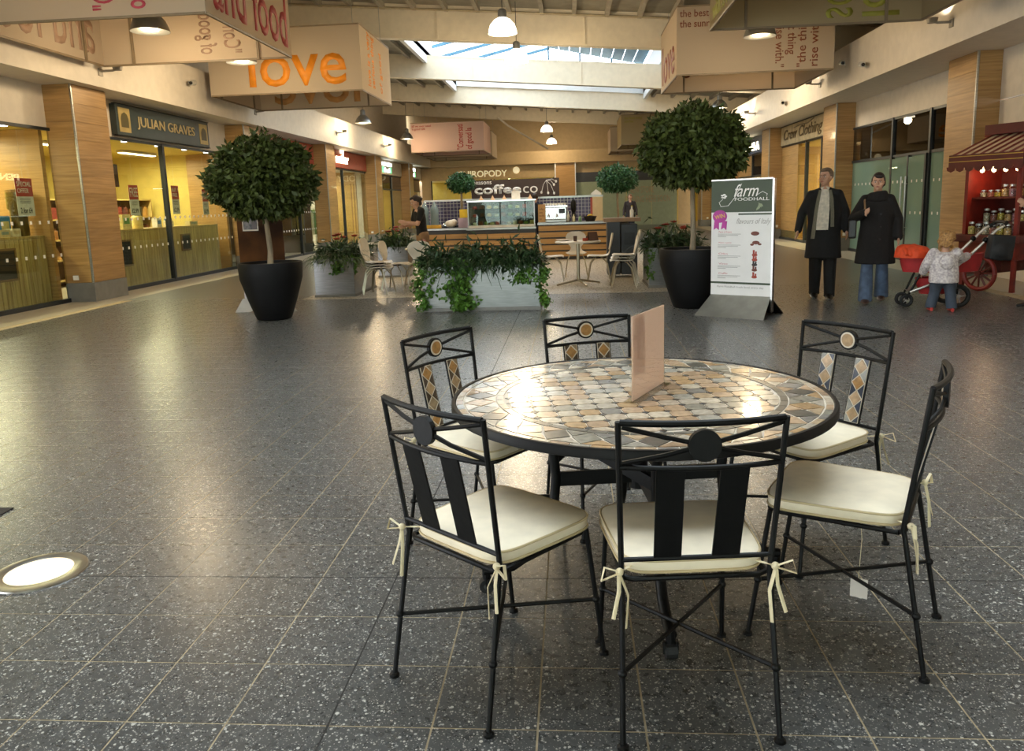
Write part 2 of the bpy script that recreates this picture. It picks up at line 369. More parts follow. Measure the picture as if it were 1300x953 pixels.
gp = pm('sage_panel', '#9fae92', .5, var=.04)
for x in np.arange(.3, 6.1, 1.45): MB().box(x+.01, x+1.44, 46.75, 46.82, 0, 2.55).build('panel', gp, wb)
text('poster_lettering', 'A NEW STORE\nOPENING HERE SOON', pm('tan_print', '#b9a184', .6), frame((4.4, 46.74, 1.75), (1, 0, 0), (0, 0, 1)), w=2.6, h=.9, parent=wb)
# ---- entrance wall behind the camera
m = MB().box(-9.6, -6, -9.2, -9, 0, 6.9).box(5, 8.3, -9.2, -9, 0, 6.2).box(-6, 5, -9.2, -9, 3.4, 6.9)
wf = m.build('wall_front', cream); struct(wf, 'cream wall around the glazed entrance')
we = MB()
for x in np.arange(-6, 5.1, 1.57): we.box(x-.03, x+.03, -9.15, -9.05, 0, 3.4)
wo = we.build('window_1', darkal); struct(wo, 'glazed entrance front'); MB().box(-6, 5, -9.11, -9.09, 0, 3.4).build('pane', glass, wo)
# ---- roof
deck = pm('roof_deck', '#8d8778', .6, var=.1, scale=3)
def rz(x, off): return off - .082*x
def rbox(mb, x0, x1, y0, y1, a, b):
    return mb.hexa([(x0,y0,rz(x0,a)),(x1,y0,rz(x1,a)),(x1,y1,rz(x1,a)),(x0,y1,rz(x0,a)),(x0,y0,rz(x0,b)),(x1,y0,rz(x1,b)),(x1,y1,rz(x1,b)),(x0,y1,rz(x0,b))])
DK = 6.02; SX0, SX1 = -4.7, 3.05
m = MB()
for y0, y1, hole in ((-9.2, 2, 0), (2, 7, 1), (7, 20.5, 0), (20.5, 34.2, 1), (34.2, 47.6, 0)):
    if hole: rbox(m, -9.7, SX0, y0, y1, DK, DK+.15); rbox(m, SX1, 8.3, y0, y1, DK, DK+.15)
    else: rbox(m, -9.7, 8.3, y0, y1, DK, DK+.15)
ce = m.build('ceiling', deck); struct(ce, 'sloping ribbed roof deck over the mall')
pu = rbox(MB(), -.05, .05, 0, 7, -.14, 0)
pume = pu.mesh('purlin', pm('purlin_grey', '#9a9282', .55))
for y0 in (13.3, 34.3):
    for x in np.arange(-9.2, 8.2, .78): link('purlin', pume, ce, (x, y0, rz(x, DK)))
for y0 in (20.3, 27.3):
    for x in list(np.arange(-9.2, SX0-.1, .78)) + list(np.arange(SX1+.4, 8.2, .78)): link('purlin', pume, ce, (x, y0, rz(x, DK)))
bmw = pm('beam_paint', '#e0d4bc', .55, var=.03)
for y, off in ((6.3, 5.22), (13.3, 5.22), (20.3, 5.225), (27.3, 5.28), (34.3, 5.325), (41.3, 5.40)):
    bm_ = MB(); rbox(bm_, -9.6, 8.2, y-.02, y+.02, off+.02, DK); rbox(bm_, -9.6, 8.2, y-.14, y+.14, off-.012, off+.02); rbox(bm_, -9.6, 8.2, y-.14, y+.14, DK-.05, DK)
    # face panel towards the entrance
    rbox(bm_, -9.6, 8.2, y-.13, y-.09, off, DK-.02)
    b = bm_.build('beam', bmw, ce)
    for x in (-7.2, -3.2, 0.4, 3.6): 
        q = MB(); q.box(x-.02, x+.02, y-.15, y-.13, rz(x, off), rz(x, DK)-.05); q.build('beam_stiffener', bmw, b)
MB().tube([(-9.5, 20.0, rz(-9.5, 5.88)), (8, 20.0, rz(8, 5.88))], .03, 6).build('conduit', pm('conduit', '#b7a98c', .4, .3), ce)
MB().tube([(-3.6, 41.0, 5.75), (-3.1, 41.3, 5.35), (-1.2, 43.5, 4.3)], .05, 6).build('sprinkler_pipe', white, ce)
# ---- rooflights: a long lantern over the cafe and another over the entrance end
blue = pm('blue_cladding', '#5f8ea6', .45, .1, var=.05); bluef = pm('blue_frame', '#4a7890', .4, .2)
skg = glassmat('rooflight_glass', '#f4f8fa', .7); wht = pm('bright_white', '#f0f2f2', .5, var=.02)
def lantern(n, y0, y1, full):
    c = MB(); e = 6.92
    for x, s in ((SX0, -1), (SX1, 1)): c.box(min(x, x+s*.12), max(x, x+s*.12), y0, y1, rz(x, DK)-.25, 6.75)
    
    for ya in (y0-.1, y1): c.hexa([(SX0,ya,rz(SX0,DK)-.02),(SX1,ya,rz(SX1,DK)-.02),(SX1,ya+.1,rz(SX1,DK)-.02),(SX0,ya+.1,rz(SX0,DK)-.02),(SX0,ya,6.75),(SX1,ya,6.75),(SX1,ya+.1,6.75),(SX0,ya+.1,6.75)])
    r = c.build('window_%d' % n, wht); struct(r, 'white upstand of the roof lantern with blue framed glazing')
    rx, rzv = -.8, 7.75
    # gable roof: left slope glazed, right slope mostly blue standing seam metal
    MB().hexa([(SX0,y0,e-.02),(rx,y0,rzv-.02),(rx,y1,rzv-.02),(SX0,y1,e-.02),(SX0,y0,e),(rx,y0,rzv),(rx,y1,rzv),(SX0,y1,e)]).build('pane', skg, r)
    if full:
        MB().hexa([(rx,y0,rzv-.02),(SX1,y0,e-.02),(SX1,y0+1.6,e-.02),(rx,y0+1.6,rzv-.02),(rx,y0,rzv),(SX1,y0,e),(SX1,y0+1.6,e),(rx,y0+1.6,rzv)]).build('pane', skg, r)
        for i in range(9):
            yk = y0-5.2; a = i/9; b_ = (i+1)/9; xa = rx+(SX1-rx)*a; xb = rx+(SX1-rx)*b_; za = rzv+(e-rzv)*a; zb = rzv+(e-rzv)*b_
            MB().hexa([(xa,yk+6.8,za-.03),(xb-.03,yk+6.8,zb-.03),(xb-.03,y1,zb-.03),(xa,y1,za-.03),(xa,yk+6.8,za),(xb-.03,yk+6.8,zb),(xb-.03,y1,zb),(xa,y1,za)]).build('cladding_sheet', blue, r)
    else: MB().hexa([(rx,y0,rzv-.02),(SX1,y0,e-.02),(SX1,y1,e-.02),(rx,y1,rzv-.02),(rx,y0,rzv),(SX1,y0,e),(SX1,y1,e),(rx,y1,rzv)]).build('pane', skg, r)
    for x in (SX0, SX1): MB().box(x-.01, x+.01, y0, y1, 6.75, e).build('pane', skg, r)
    for y in (y0, y1):
        MB().add([(SX0,y,6.75),(SX1,y,6.75),(SX1,y,e),(rx,y,rzv),(SX0,y,e)], [(0,1,2,3,4)]).build('pane', skg, r)
        for x in np.linspace(SX0, SX1, 7):
            zt = e+(rzv-e)*((x-SX0)/(rx-SX0) if x < rx else (SX1-x)/(SX1-rx)); MB().box(x-.035, x+.035, y-.04, y+.04, 6.7, zt).build('glazing_bar', bluef, r)
    for y in np.linspace(y0, y1, 8): MB().bar((SX0, y, e-.05), (rx, y, rzv-.05), .06, .1).build('glazing_bar', bluef, r)
    MB().tube([(rx, y0, rzv-.05), (rx, y1, rzv-.05)], .06, 6).build('ridge_bar', bluef, r)
lantern(2, 20.62, 34.05, True); lantern(3, 2, 7, False)
# ---- shopfronts ------------------------------------------------
WN = [3]
dotm = pm('white_vinyl', '#f2f0ea', .5)
def shopfront(side, y0, y1, top, mull, gm=glass, transom=None, label='shop window', dots=True, dz=(.80, 1.36), gap=.22):
    WN[0] += 1; x = XL if side > 0 else XR
    f = MB().box(x-.04, x+.04, y0, y1, 0, .07).box(x-.03, x+.03, y0, y1, top-.05, top)
    r = f.build('window_%d' % WN[0], darkal); struct(r, label)
    ys = [y0] + list(mull) + [y1]
    for i in range(len(ys)-1):
        MB().box(x-.006, x+.006, ys[i]+.01, ys[i+1]-.01, .07, transom or top-.05).build('pane', gm, r)
        if transom: MB().box(x-.006, x+.006, ys[i]+.01, ys[i+1]-.01, transom+.03, top-.05).build('pane', glassmat('dark_glass', '#8d8578', 1.3), r)
    for y in mull: MB().box(x-.05, x+.05, y-.04, y+.04, 0, top).build('mullion', darkal, r)
    if transom: MB().box(x-.03, x+.03, y0, y1, transom-.03, transom+.03).build('transom', darkal, r)
    if dots:
        for z in dz:
            d = MB()
            for y in np.arange(y0+.12, y1-.1, gap): d.box(x+side*.008, x+side*.010, y, y+.05, z, z+.055)
            q = d.build('vinyl_dots', dotm, r); q['kind'] = 'stuff'
    return r
shopfront(1, 7.1, 13.05, 2.95, (9.6,), label='glass front of the yellow health food shop nearest the camera')
shopfront(1, 14.05, 20.1, 2.95, (16.75,), label='glass front under the green shop sign')
shopfront(1, 21.1, 26.9, 2.95, (23.2, 25.2), label='dark glass front behind the left potted tree')
shopfront(1, 27.9, 33.8, 2.97, (30.3,), label='glass front under the red sign', dots=False)
shopfront(1, 34.8, 40.9, 2.97, (36.6, 38.6), transom=2.3, label='glass front under the first white lit sign', dots=False)
shopfront(1, 41.9, 46.0, 2.97, (44.0,), transom=2.3, label='glass front under the second white lit sign', dots=False)
shopfront(-1, 14.85, 20.75, 3.03, (16.4, 18.25), gm=frost, transom=2.2, label='green frosted glass shop front behind the walking couple', dz=(.98, 1.62), gap=.24)
shopfront(-1, 21.75, 27.5, 3.03, (23.2, 24.7), transom=None, label='shop window under the tan sign', dots=False)
shopfront(-1, 28.5, 34.4, 3.03, (30.2, 31.8), transom=2.2, label='shop window under the blue sign', dots=False)
shopfront(-1, 35.4, 41.2, 3.03, (37.2,), label='far right shop window', dots=False)
# right hand double door in the frosted front
dr = MB().box(XR-.07, XR-.01, 16.46, 17.29, .03, 2.14).box(XR-.07, XR-.01, 17.33, 18.19, .03, 2.14).build('door_1', frost); struct(dr, 'pair of green frosted glass doors with long steel pulls')
for y in (17.2, 17.42): MB().tube([(XR-.14, y, .55), (XR-.14, y, 1.75)], .018, 8).tube([(XR-.14, y, .7), (XR-.06, y, .7)], .01, 6).tube([(XR-.14, y, 1.6), (XR-.06, y, 1.6)], .01, 6).build('pull_handle', steel, dr, smooth=True)
for z in (.98, 1.62):
    d = MB()
    for y in np.arange(16.55, 18.1, .24): d.box(XR-.074, XR-.071, y, y+.05, z, z+.055)
    q = d.build('vinyl_dots', dotm, dr); q['kind'] = 'stuff'
for y in (16.46, 17.29, 18.16): MB().box(XR-.08, XR, y-.03, y+.04, 0, 2.18).build('door_stile', darkal, dr)
# interiors
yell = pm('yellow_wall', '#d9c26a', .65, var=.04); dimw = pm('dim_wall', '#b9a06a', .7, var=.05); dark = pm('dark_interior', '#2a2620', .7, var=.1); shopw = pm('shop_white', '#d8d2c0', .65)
def room(name, x0, x1, y0, y1, z, m, lab):
    t = MB(); xb = x0 if abs(x0) > abs(x1) else x1; s = 1 if xb > 0 else -1
    t.box(min(xb, xb+s*.1), max(xb, xb+s*.1), y0, y1, 0, z); t.box(x0, x1, y0-.05, y0, 0, z); t.box(x0, x1, y1, y1+.05, 0, z); t.box(x0, x1, y0, y1, z, z+.06)
    return struct(t.build(name, m), lab)
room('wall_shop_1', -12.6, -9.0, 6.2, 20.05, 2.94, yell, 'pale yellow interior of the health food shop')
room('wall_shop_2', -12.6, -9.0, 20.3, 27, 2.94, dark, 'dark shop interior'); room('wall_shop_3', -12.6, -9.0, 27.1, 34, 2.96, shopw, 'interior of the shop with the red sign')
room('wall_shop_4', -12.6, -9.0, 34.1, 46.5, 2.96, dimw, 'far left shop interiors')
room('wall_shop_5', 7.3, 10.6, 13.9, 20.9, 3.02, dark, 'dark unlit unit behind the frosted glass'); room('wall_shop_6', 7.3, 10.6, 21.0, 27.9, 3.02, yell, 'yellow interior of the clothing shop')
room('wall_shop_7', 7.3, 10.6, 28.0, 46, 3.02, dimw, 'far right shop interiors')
m = MB().box(-9, 8, 51.5, 51.6, 0, 2.95).box(-9, 8, 47.2, 51.6, 2.92, 3.0).build('wall_shop_8', yell); struct(m, 'yellow interior of the shop at the end of the mall')
for x0, x1 in ((-8.2, -4.6), (-4.5, -.95)):
    WN[0] += 1; wmb = MB().box(x0, x1, 46.8, 46.88, 0, .07).box(x0, x0+.06, 46.8, 46.88, 0, 2.9).box(x1-.06, x1, 46.8, 46.88, 0, 2.9).build('window_%d' % WN[0], darkal); struct(wmb, 'shop window in the end wall'); MB().box(x0+.06, x1-.06, 46.83, 46.845, .07, 2.9).build('pane', glass, wmb)
for n, (x0, x1, y0, y1) in enumerate(((-9.75, -8.86, 12.93, 13.03), (-9.8, -8.86, 19.95, 20.04), (-9.7, -8.86, 32.6, 32.7), (-9.7, -8.86, 38.9, 39.0), (-9.6, -8.86, 45.4, 45.5), (7.15, 8.1, 26.3, 26.4), (7.15, 8.0, 33.5, 33.6))):
    r = MB().box(x0, x1, y0+.012, y1, 0, 2.93).build('trim_%d' % (n+1), veneer2); struct(r, 'oak faced return panel inside the shop window')
    pme = MB().box(x0, x1, 0, .012, .002, .298).mesh('panel', veneer2)
    for k in range(9): link('panel', pme, r, (0, y0, .02+k*.3))
# oak panels in the right hand fronts beside the windows
for n, (y0, y1, z1) in enumerate(((25.6, 27.5, 3.0), (32.0, 34.4, 3.0))):
    r = MB().box(XR+.02, XR+.1, y0, y1, 0, z1).build('trim_%d' % (n+10), veneer2); struct(r, 'oak faced panel beside a right hand shop window')
    pme = MB().box(XR-.012, XR+.012, y0+.01, y1-.01, .003, .297).mesh('panel', veneer2)
    for k in range(9): link('panel', pme, r, (0, 0, .3+k*.3))
# shop ceiling strips with their light
stripm = emitmat('strip_tube', '#fff3cf', 9)
def strip(x, y, z, L, power, col=(1, .86, .55), lab='', ax=1):
    t = thing('strip_light', lab, 'light', (x, y, z), 0, 'ceiling strip lights in the shops'); MB().box(-.08, .08, -L/2, L/2, 0, .05).build('housing', white, t)
    MB().box(-.06, .06, -L/2+.03, L/2-.03, -.02, 0).build('diffuser', stripm, t); light('strip_glow', 'AREA', (0, 0, -.06), power*SHOP_W, col, t, .16, size_y=L, target=None)
for i, (x, y) in enumerate(((-10.2, 9.0), (-10.2, 11.8), (-11.3, 14.2), (-10.2, 15.6), (-10.2, 18.4))): strip(x, y, 2.88, 1.5, 55, lab=ORD[i]+' ceiling strip light from the front inside the yellow shop on the left')
for x, y in ((-10.5, 29.5), (-10.5, 32)): strip(x, y, 2.9, 1.5, 70, (1, .9, .75), ('nearer' if y < 30 else 'farther')+' ceiling strip light behind the red shop sign')
for x, y in ((-10.5, 37), (-10.5, 43)): strip(x, y, 2.9, 1.5, 50, (1, .85, .55), ('nearer' if y < 40 else 'farther')+' ceiling strip light in the far left shops')
for x, y in ((8.8, 23.5), (8.8, 26)): strip(x, y, 2.96, 1.5, 70, (1, .85, .5), ('nearer' if y < 25 else 'farther')+' ceiling strip light inside the clothing shop on the right')
for x, y in ((8.8, 31), (8.8, 37)): strip(x, y, 2.96, 1.5, 50, (1, .8, .5), ('nearer' if y < 35 else 'farther')+' ceiling strip light in the far right shops')
strip(-10.8, 23.5, 2.88, 1.2, 22, (1, .9, .7), 'dim strip light inside the dark left shop')
for x in (-5, -2, 3): strip(x, 49, 2.86, 1.5, 45, (1, .85, .5), {-5: 'left', -2: 'middle', 3: 'right'}[x]+' ceiling strip light in the shop at the end of the mall')
# ================================================================ MOSAIC TABLE
TC = (.235, 2.875)
stones = [pm('stone_%d' % i, c, .24, var=.14, scale=45, coat=.25, rnd=.08) for i, c in enumerate(('#bfa283', '#a98e72', '#b8ad9b', '#8f8a7c', '#c9bba4', '#b1916a', '#85817a', '#cbb9a2', '#a6a194', '#b8a182'))]
slate = [pm('slate_%d' % i, c, .28, var=.15, scale=45, coat=.2) for i, c in enumerate(('#3b3c3e', '#595750', '#6e6a60'))]
groutw = pm('white_grout', '#cfc4b2', .45, var=.05, scale=60)
tb = thing('mosaic_table', 'round stone mosaic table with black metal rim and wheels in the foreground', 'table', (TC[0], TC[1], 0))
MB().lathe([(.0001, .712), (.676, .712), (.676, .7375), (.0001, .7375)], 72).build('tabletop', groutw, tb, smooth=True)
MB().lathe([(.660, .708), (.684, .708), (.693, .712), (.693, .738), (.690, .743), (.679, .743), (.676, .740), (.676, .712), (.660, .712), (.660, .708)], 72).build('rim', blackm, tb, smooth=True)
SH = {}
def ptile(name, poly, mat, parent, z0, z1, key=None, loc=(0, 0, 0), rot=0):
    if key and key in SH: me = SH[key]
    else:
        me = MB().prism(poly, Matrix.Translation((0, 0, z0)), z1-z0).mesh(name, mat)
        if key: SH[key] = me
    return link(name, me, parent, loc, (0, 0, rot))
a, cc, g, th = .074, .0150, .0022, math.radians(9)
def oct_(cx=0, cy=0):
    h = a/2-g; c = cc-g*.4
    return [(cx+x, cy+y) for x, y in ((-h+c,-h),(h-c,-h),(h,-h+c),(h,h-c),(h-c,h),(-h+c,h),(-h,h-c),(-h,-h+c))]
def rotp(P): return [(x*math.cos(th)-y*math.sin(th), x*math.sin(th)+y*math.cos(th)) for x, y in P]
def clampr(P, r):
    o = []
    for x, y in P:
        d = math.hypot(x, y)
        if d > r: x, y = x*r/d, y*r/d
        o.append((x, y))
    return o
for i in range(-8, 9):
    for j in range(-8, 9):
        P = rotp(oct_(i*a, j*a)); far = max(math.hypot(*p) for p in P); near = min(math.hypot(*p) for p in P); rc = math.hypot(i*a, j*a)
        if rc < .512:
            mi = random.choices(range(10), (4, 3, 4, 2, 4, 3, 1, 3, 3, 2))[0]; mt = stones[mi]
            if far < .497: ptile('tile', rotp(oct_()), mt, tb, .736, .7402, ('oct', mi), (*rotp([(i*a, j*a)])[0], 0))
            elif near < .47: ptile('tile', clampr(P, .497), mt, tb, .736, .7402)
        q = ((i+.5)*a, (j+.5)*a)
        if math.hypot(*q) < .485:
            d = cc-g*1.3; ptile('inset_tile', rotp([(0, -d), (d, 0), (0, d), (-d, 0)]), slate[0], tb, .736, .7401, 'dot', (*rotp([q])[0], 0))
def seg(r0, r1, t0, t1): return [(r0*math.cos(t0), r0*math.sin(t0)), (r1*math.cos(t0), r1*math.sin(t0)), (r1*math.cos((t0+t1)/2), r1*math.sin((t0+t1)/2)), (r1*math.cos(t1), r1*math.sin(t1)), (r0*math.cos(t1), r0*math.sin(t1))]
for k in range(48):
    w_ = 2*PI/48; ptile('band_tile', seg(.502, .526, .003, w_-.003), slate[1+k % 2], tb, .736, .7402, ('band', k % 2), rot=k*w_)
for k in range(64):
    w_ = 2*PI/64; mi = k*7 % 10; ptile('edge_tile', seg(.651, .674, .003, w_-.003), stones[mi], tb, .736, .7402, ('edge', mi), rot=k*w_)
for k in range(36):
    w_ = 2*PI/36; P = lambda r, t: (r*math.cos(t), r*math.sin(t)); gg = .003/.6
    mi = [3, 6, 0, 2, 5][k % 5]; ptile('diamond_tile', [P(.532, 0), P(.588, w_/2-gg*1.3), P(.645, 0), P(.588, -w_/2+gg*1.3)], stones[mi] if k % 3 else slate[1], tb, .736, .7402, ('dia', mi if k % 3 else 'x'), rot=k*w_)
    for rr, tip in ((.532, 1), (.645, -1)):
        mi = (k*3+(tip > 0)) % 10; rin = rr + tip*.046
        ptile('corner_tile', [P(rr, gg*1.6), P(rin, w_/2), P(rr, w_-gg*1.6)], stones[mi], tb, .736, .7402, ('tri', tip, mi), rot=k*w_)
# legs: tube that drops straight and sweeps outwards to a caster
for an in (-84, 6, 96, 190):
    t = math.radians(an); dr_ = Vector((math.cos(t), math.sin(t), 0)); rad = .60 if an == 190 else .545
    prof = [(.40, .702), (.36, .66), (.325, .56), (.315, .44), (.325, .33), (.36, .23), (.42, .14), (.49, .095), (rad, .085)]
    lg = MB().tube([dr_*r + Vector((0, 0, z)) for r, z in prof], .019, 10, up=(0, 0, 1)).build('leg', blackm, tb, smooth=True)
    side = Vector((-dr_.y, dr_.x, 0)); c = dr_*(rad-.01)
    MB().tube([c+Vector((0, 0, .10)), c+Vector((0, 0, .055))], .016, 8).bar(c-side*.022+Vector((0, 0, .06)), c-side*.022+Vector((0, 0, .02)), .02, .006).bar(c+side*.022+Vector((0, 0, .06)), c+side*.022+Vector((0, 0, .02)), .02, .006).build('caster_fork', blackm, lg)
    cw = c + Vector((0, 0, .0285))
    MB().tube([cw-side*.018, cw+side*.018], .028, 16).build('caster_wheel', pm('black_rubber', '#101010', .6), lg, smooth=False)
    MB().tube([cw-side*.02, cw+side*.02], .012, 10).build('wheel_hub', pm('grey_plastic', '#4a4a48', .5), lg)
def vec(an, r, z): t = math.radians(an); return (r*math.cos(t), r*math.sin(t), z)
A4 = (-84, 6, 96, 190)
for z, b in ((.58, .0), (.43, .0)):
    for i in range(2): MB().bar(vec(A4[i], .32, z), vec(A4[i+2], .32, z-.0), .012, .055).build('cross_brace', blackm, tb)
MB().lathe([(.001, .38), (.035, .38), (.035, .63), (.001, .63)], 16).build('centre_hub', blackm, tb, smooth=True)
for i in range(4): MB().bar(vec(A4[i], .33, .64), vec(A4[(i+1) % 4], .33, .50), .012, .045).build('side_brace', blackm, tb)
# ================================================================ CHAIRS
creamf = pm('cream_cushion', '#f0e3c8', .62, var=.04, scale=14, bump=.05); pipe_m = pm('cream_piping', '#cdb98f', .6); tape = pm('cream_tape', '#e2d3ae', .6)
navy = pm('navy_stone', '#2b3140', .3, var=.15, scale=40); grey_s = pm('grey_stone', '#8f8d86', .35, var=.12, scale=40)
brown_s = pm('brown_stone', '#4a3b2a', .35, var=.15, scale=40); tan_s = [pm('tan_stone_%d' % i, c, .35, var=.14, scale=50) for i, c in enumerate(('#a98a63', '#b99a78', '#a2763f', '#8f7a5c'))]
CM = {}
def cushion_mesh():
    n = 48; rings = [(.86, .455), (.97, .459), (1.0, .468), (1.0, .488), (.985, .497), (.90, .503), (.6, .508), (.25, .509)]; mb = MB(); vs = []
    def outline(t, s):
        e = .32; c, s_ = math.cos(t), math.sin(t); x = abs(c)**e*math.copysign(1, c)*.205; y = abs(s_)**e*math.copysign(1, s_)*.205; x *= 1+.06*(y/.2); return x*s, y*s
    for s_, z in rings:
        for j in range(n): x, y = outline(2*PI*j/n, s_); vs.append((x, y, z))
    fs = [(i*n+j, i*n+(j+1) % n, (i+1)*n+(j+1) % n, (i+1)*n+j) for i in range(len(rings)-1) for j in range(n)] + [tuple(range(n-1, -1, -1)), tuple((len(rings)-1)*n+j for j in range(n))]
    mb.add(vs, fs); loop = [outline(2*PI*j/n, 1.0) for j in range(n+1)]
    pp = MB().tube([(x, y, .494) for x, y in loop], .004, 6).tube([(x, y, .462) for x, y in loop], .004, 6)
    return mb.mesh('cushion', creamf, smooth=True), pp.mesh('piping', pipe_m, smooth=True)
CUSH, PIPE = cushion_mesh()
def chair(label, x, y, face_deg, navyset=True, tags=()):
    t = thing('mosaic_chair', label, 'chair', (x, y, 0), math.radians(face_deg-90), 'black metal chairs around the mosaic table')
    px = lambda z: .20+.015*max(0, (z-.45)/.45); py = lambda z: -.205-.057*(z-.45)/.45
    def shared(name, key, fn, mat, parent=t, smooth=True):
        if key not in CM: CM[key] = fn().mesh(name, mat, smooth)
        return link(name, CM[key], parent)
    for s in (-1, 1):
        shared('back_leg', ('bl', s), lambda: MB().tube([(s*.212, -.285, 0), (s*.20, -.21, .44), (s*.2, -.205, .46), (s*px(.68), py(.68), .68), (s*.215, -.262, .90)], .0080, 8), blackm)
        shared('front_leg', ('fl', s), lambda: MB().tube([(s*.205, .245, 0), (s*.187, .185, .445)], .0080, 8), blackm)
        shared('foot', ('ft', s), lambda: MB().lathe([(.016, 0), (.016, .008), (.01, .014)], 12, (s*.212, -.285, 0)), blackm)
        shared('foot', ('ff', s), lambda: MB().lathe([(.016, 0), (.016, .008), (.01, .014)], 12, (s*.205, .245, 0)), blackm)
        shared('stretcher', ('st', s), lambda: MB().tube([(s*.207, -.253, .20), (-s*.196, .218, .20)], .0065, 6).ball((s*.207, -.253, .20), .013).ball((-s*.196, .218, .20), .013), blackm)
    shared('seat_frame', 'sf', lambda: MB().tube([(-.195, -.19, .447), (-.195, .15, .447), (-.17, .19, .447), (.17, .19, .447), (.195, .15, .447), (.195, -.19, .447), (.17, -.207, .447), (-.17, -.207, .447), (-.195, -.19, .447)], .0078, 8).tube([(-.19, 0, .447), (.19, 0, .447)], .006, 6), blackm)
    cv = lambda z, u: py(z)-.030*(1-(u/.21)**2)
    rail = lambda z, r: MB().tube([(u, cv(z, u), z) for u in np.linspace(-.21, .21, 13)], r, 8)
    shared('top_rail', 'tr', lambda: rail(.897, .0092), blackm); shared('lower_rail', 'lr', lambda: rail(.775, .0075), blackm)
    shared('seat_rail', 'sr', lambda: MB().tube([(-.2, py(.505), .505), (.2, py(.505), .505)], .007, 8), blackm)
    for s in (-1, 1):
        for z in (.885, .785): shared('cross_bar', ('cb', s, z), lambda: MB().tube([(s*.205, py(z), z), (s*.10, cv(.838, .1), z+(.838-z)*.52), (0, cv(.838, 0), .838)], .0065, 6), blackm)
    dc = (0, cv(.838, 0), .838)
    shared('medallion', 'md', lambda: MB().tube([(0, dc[1]-.008, .838), (0, dc[1]+.008, .838)], .042, 24), blackm, smooth=False)
    shared('medallion_ring', 'mr', lambda: MB().tube([(0, dc[1]+.006, .838), (0, dc[1]+.0095, .838)], .034, 24), groutw, smooth=False)
    shared('medallion_stone', ('ms', navyset), lambda: MB().tube([(0, dc[1]+.008, .838), (0, dc[1]+.011, .838)], .027, 20), tan_s[0 if navyset else 2], smooth=False)
    for s in (-1, 1):
        top = Vector((s*.083, cv(.775, .083), .775)); bot = Vector((s*.078, py(.505), .505)); up = (top-bot).normalized(); Mx = frame((top+bot)/2, (-1, 0, 0), up); Lh = (top-bot).length
        key = ('sp', s)
        if key not in CM: CM[key] = MB().mbox(Mx, .074, Lh, .006).mesh('splat', blackm)
        sp = link('splat', CM[key], t)
        if ('sg', s) not in CM: CM[('sg', s)] = MB().mbox(Mx @ Matrix.Translation((0, 0, .004)), .064, Lh-.008, .004).mesh('grout_bed', groutw)
        link('grout_bed', CM[('sg', s)], sp)
        n = 4; dv = (Lh-.012)/n; hw = .0295; hh = dv/2
        def tl(name, key, poly, mat):
            if key not in CM: CM[key] = MB().prism(poly, Mx @ Matrix.Translation((0, 0, .005)), .0025).mesh(name, mat)
            link(name, CM[key], sp)
        q = .0022
        for i in range(n):
            v = -(Lh-.012)/2 + dv*(i+.5); ti = (i+(s > 0)) % 3 if navyset else (2, 3, 0)[i % 3]
            tl('mosaic_tile', ('d', s, i, ti), [(-hw+q*1.4, v), (0, v-hh+q*1.4), (hw-q*1.4, v), (0, v+hh-q*1.4)], tan_s[ti])
            for e in (-1, 1):
                for f in (-1, 1):
                    if (0 < i and f < 0): continue
                    last = (i == n-1 and f > 0) or (i == 0 and f < 0)
                    mt = (navy if (i+(e > 0)) % 3 else grey_s) if navyset else (brown_s if (i+(e > 0)) % 4 else tan_s[3])
                    if last: P = [(e*hw, v+f*hh), (e*hw, v+f*q*2), (e*q*2, v+f*hh)]
                    else: P = [(e*hw, v+q*2), (e*q*1.8, v+hh), (e*hw, v+2*hh-q*2)]
                    tl('mosaic_tile', ('t', s, i, e, f, navyset), P, mt)
    cu = link('cushion', CUSH, t); link('piping', PIPE, cu)
    for s in (-1, 1):
        def mk():
            x0, y0, z0 = s*.2, -.208, .478; m_ = MB()
            m_.tube([(s*.17, -.185, .475), (x0, y0-.008, z0), (x0+s*.012, y0-.02, z0-.01)], .0045, 6, flat=.5)
            m_.tube([(x0+s*.01, y0-.018, z0), (x0+s*.012, y0-.03, z0-.05), (x0+s*.03, y0-.045, z0-.12)], .0055, 6, flat=.35)
            m_.tube([(x0+s*.01, y0-.018, z0), (x0-s*.012, y0-.035, z0-.06), (x0-s*.005, y0-.04, z0-.15)], .0055, 6, flat=.35)
            m_.tube([(x0+s*.005, y0-.02, z0), (x0+s*.05, y0-.03, z0+.02), (x0+s*.06, y0-.035, z0-.015), (x0+s*.005, y0-.022, z0)], .005, 6, flat=.4)
            return m_.ball((x0+s*.008, y0-.018, z0), .011)
        shared('tie', ('tie', s), mk, tape, cu)
    if 'label' in tags: MB().add([(.175, .10, .46), (.215, .09, .44), (.235, .115, .405), (.195, .13, .42)], [(0, 1, 2, 3)]).add([(.175, .10, .461), (.215, .09, .441), (.235, .115, .406), (.195, .13, .421)], [(0, 1, 2, 3)]).build('care_label', pm('white_label', '#eceae4', .6), cu)
    if 'paper' in tags:
        pt = MB().box(.05, .051, -.085, -.03, .09, .16).build('paper_tag', pm('white_card', '#d8cfc4', .6), t); MB().tube([(.05, -.055, .16), (.05, -.06, .30), (.04, -.05, .44)], .0012, 4).build('tag_string', tape, pt)
        MB().box(.0512, .0518, -.078, -.037, .105, .13).build('tag_print', pm('grey_print', '#8f8a84', .6), pt)
    return t
def place(label, mx, my, deg, **k):
    f = math.radians(deg); chair(label, mx+.262*math.cos(f), my+.262*math.sin(f), deg, **k)
place('black metal chair at the near left of the mosaic table, its back to the camera', -.403, 2.105, 50)
place('black metal chair nearest the camera, back turned squarely to it', .321, 1.954, 95.5, tags=('label',))
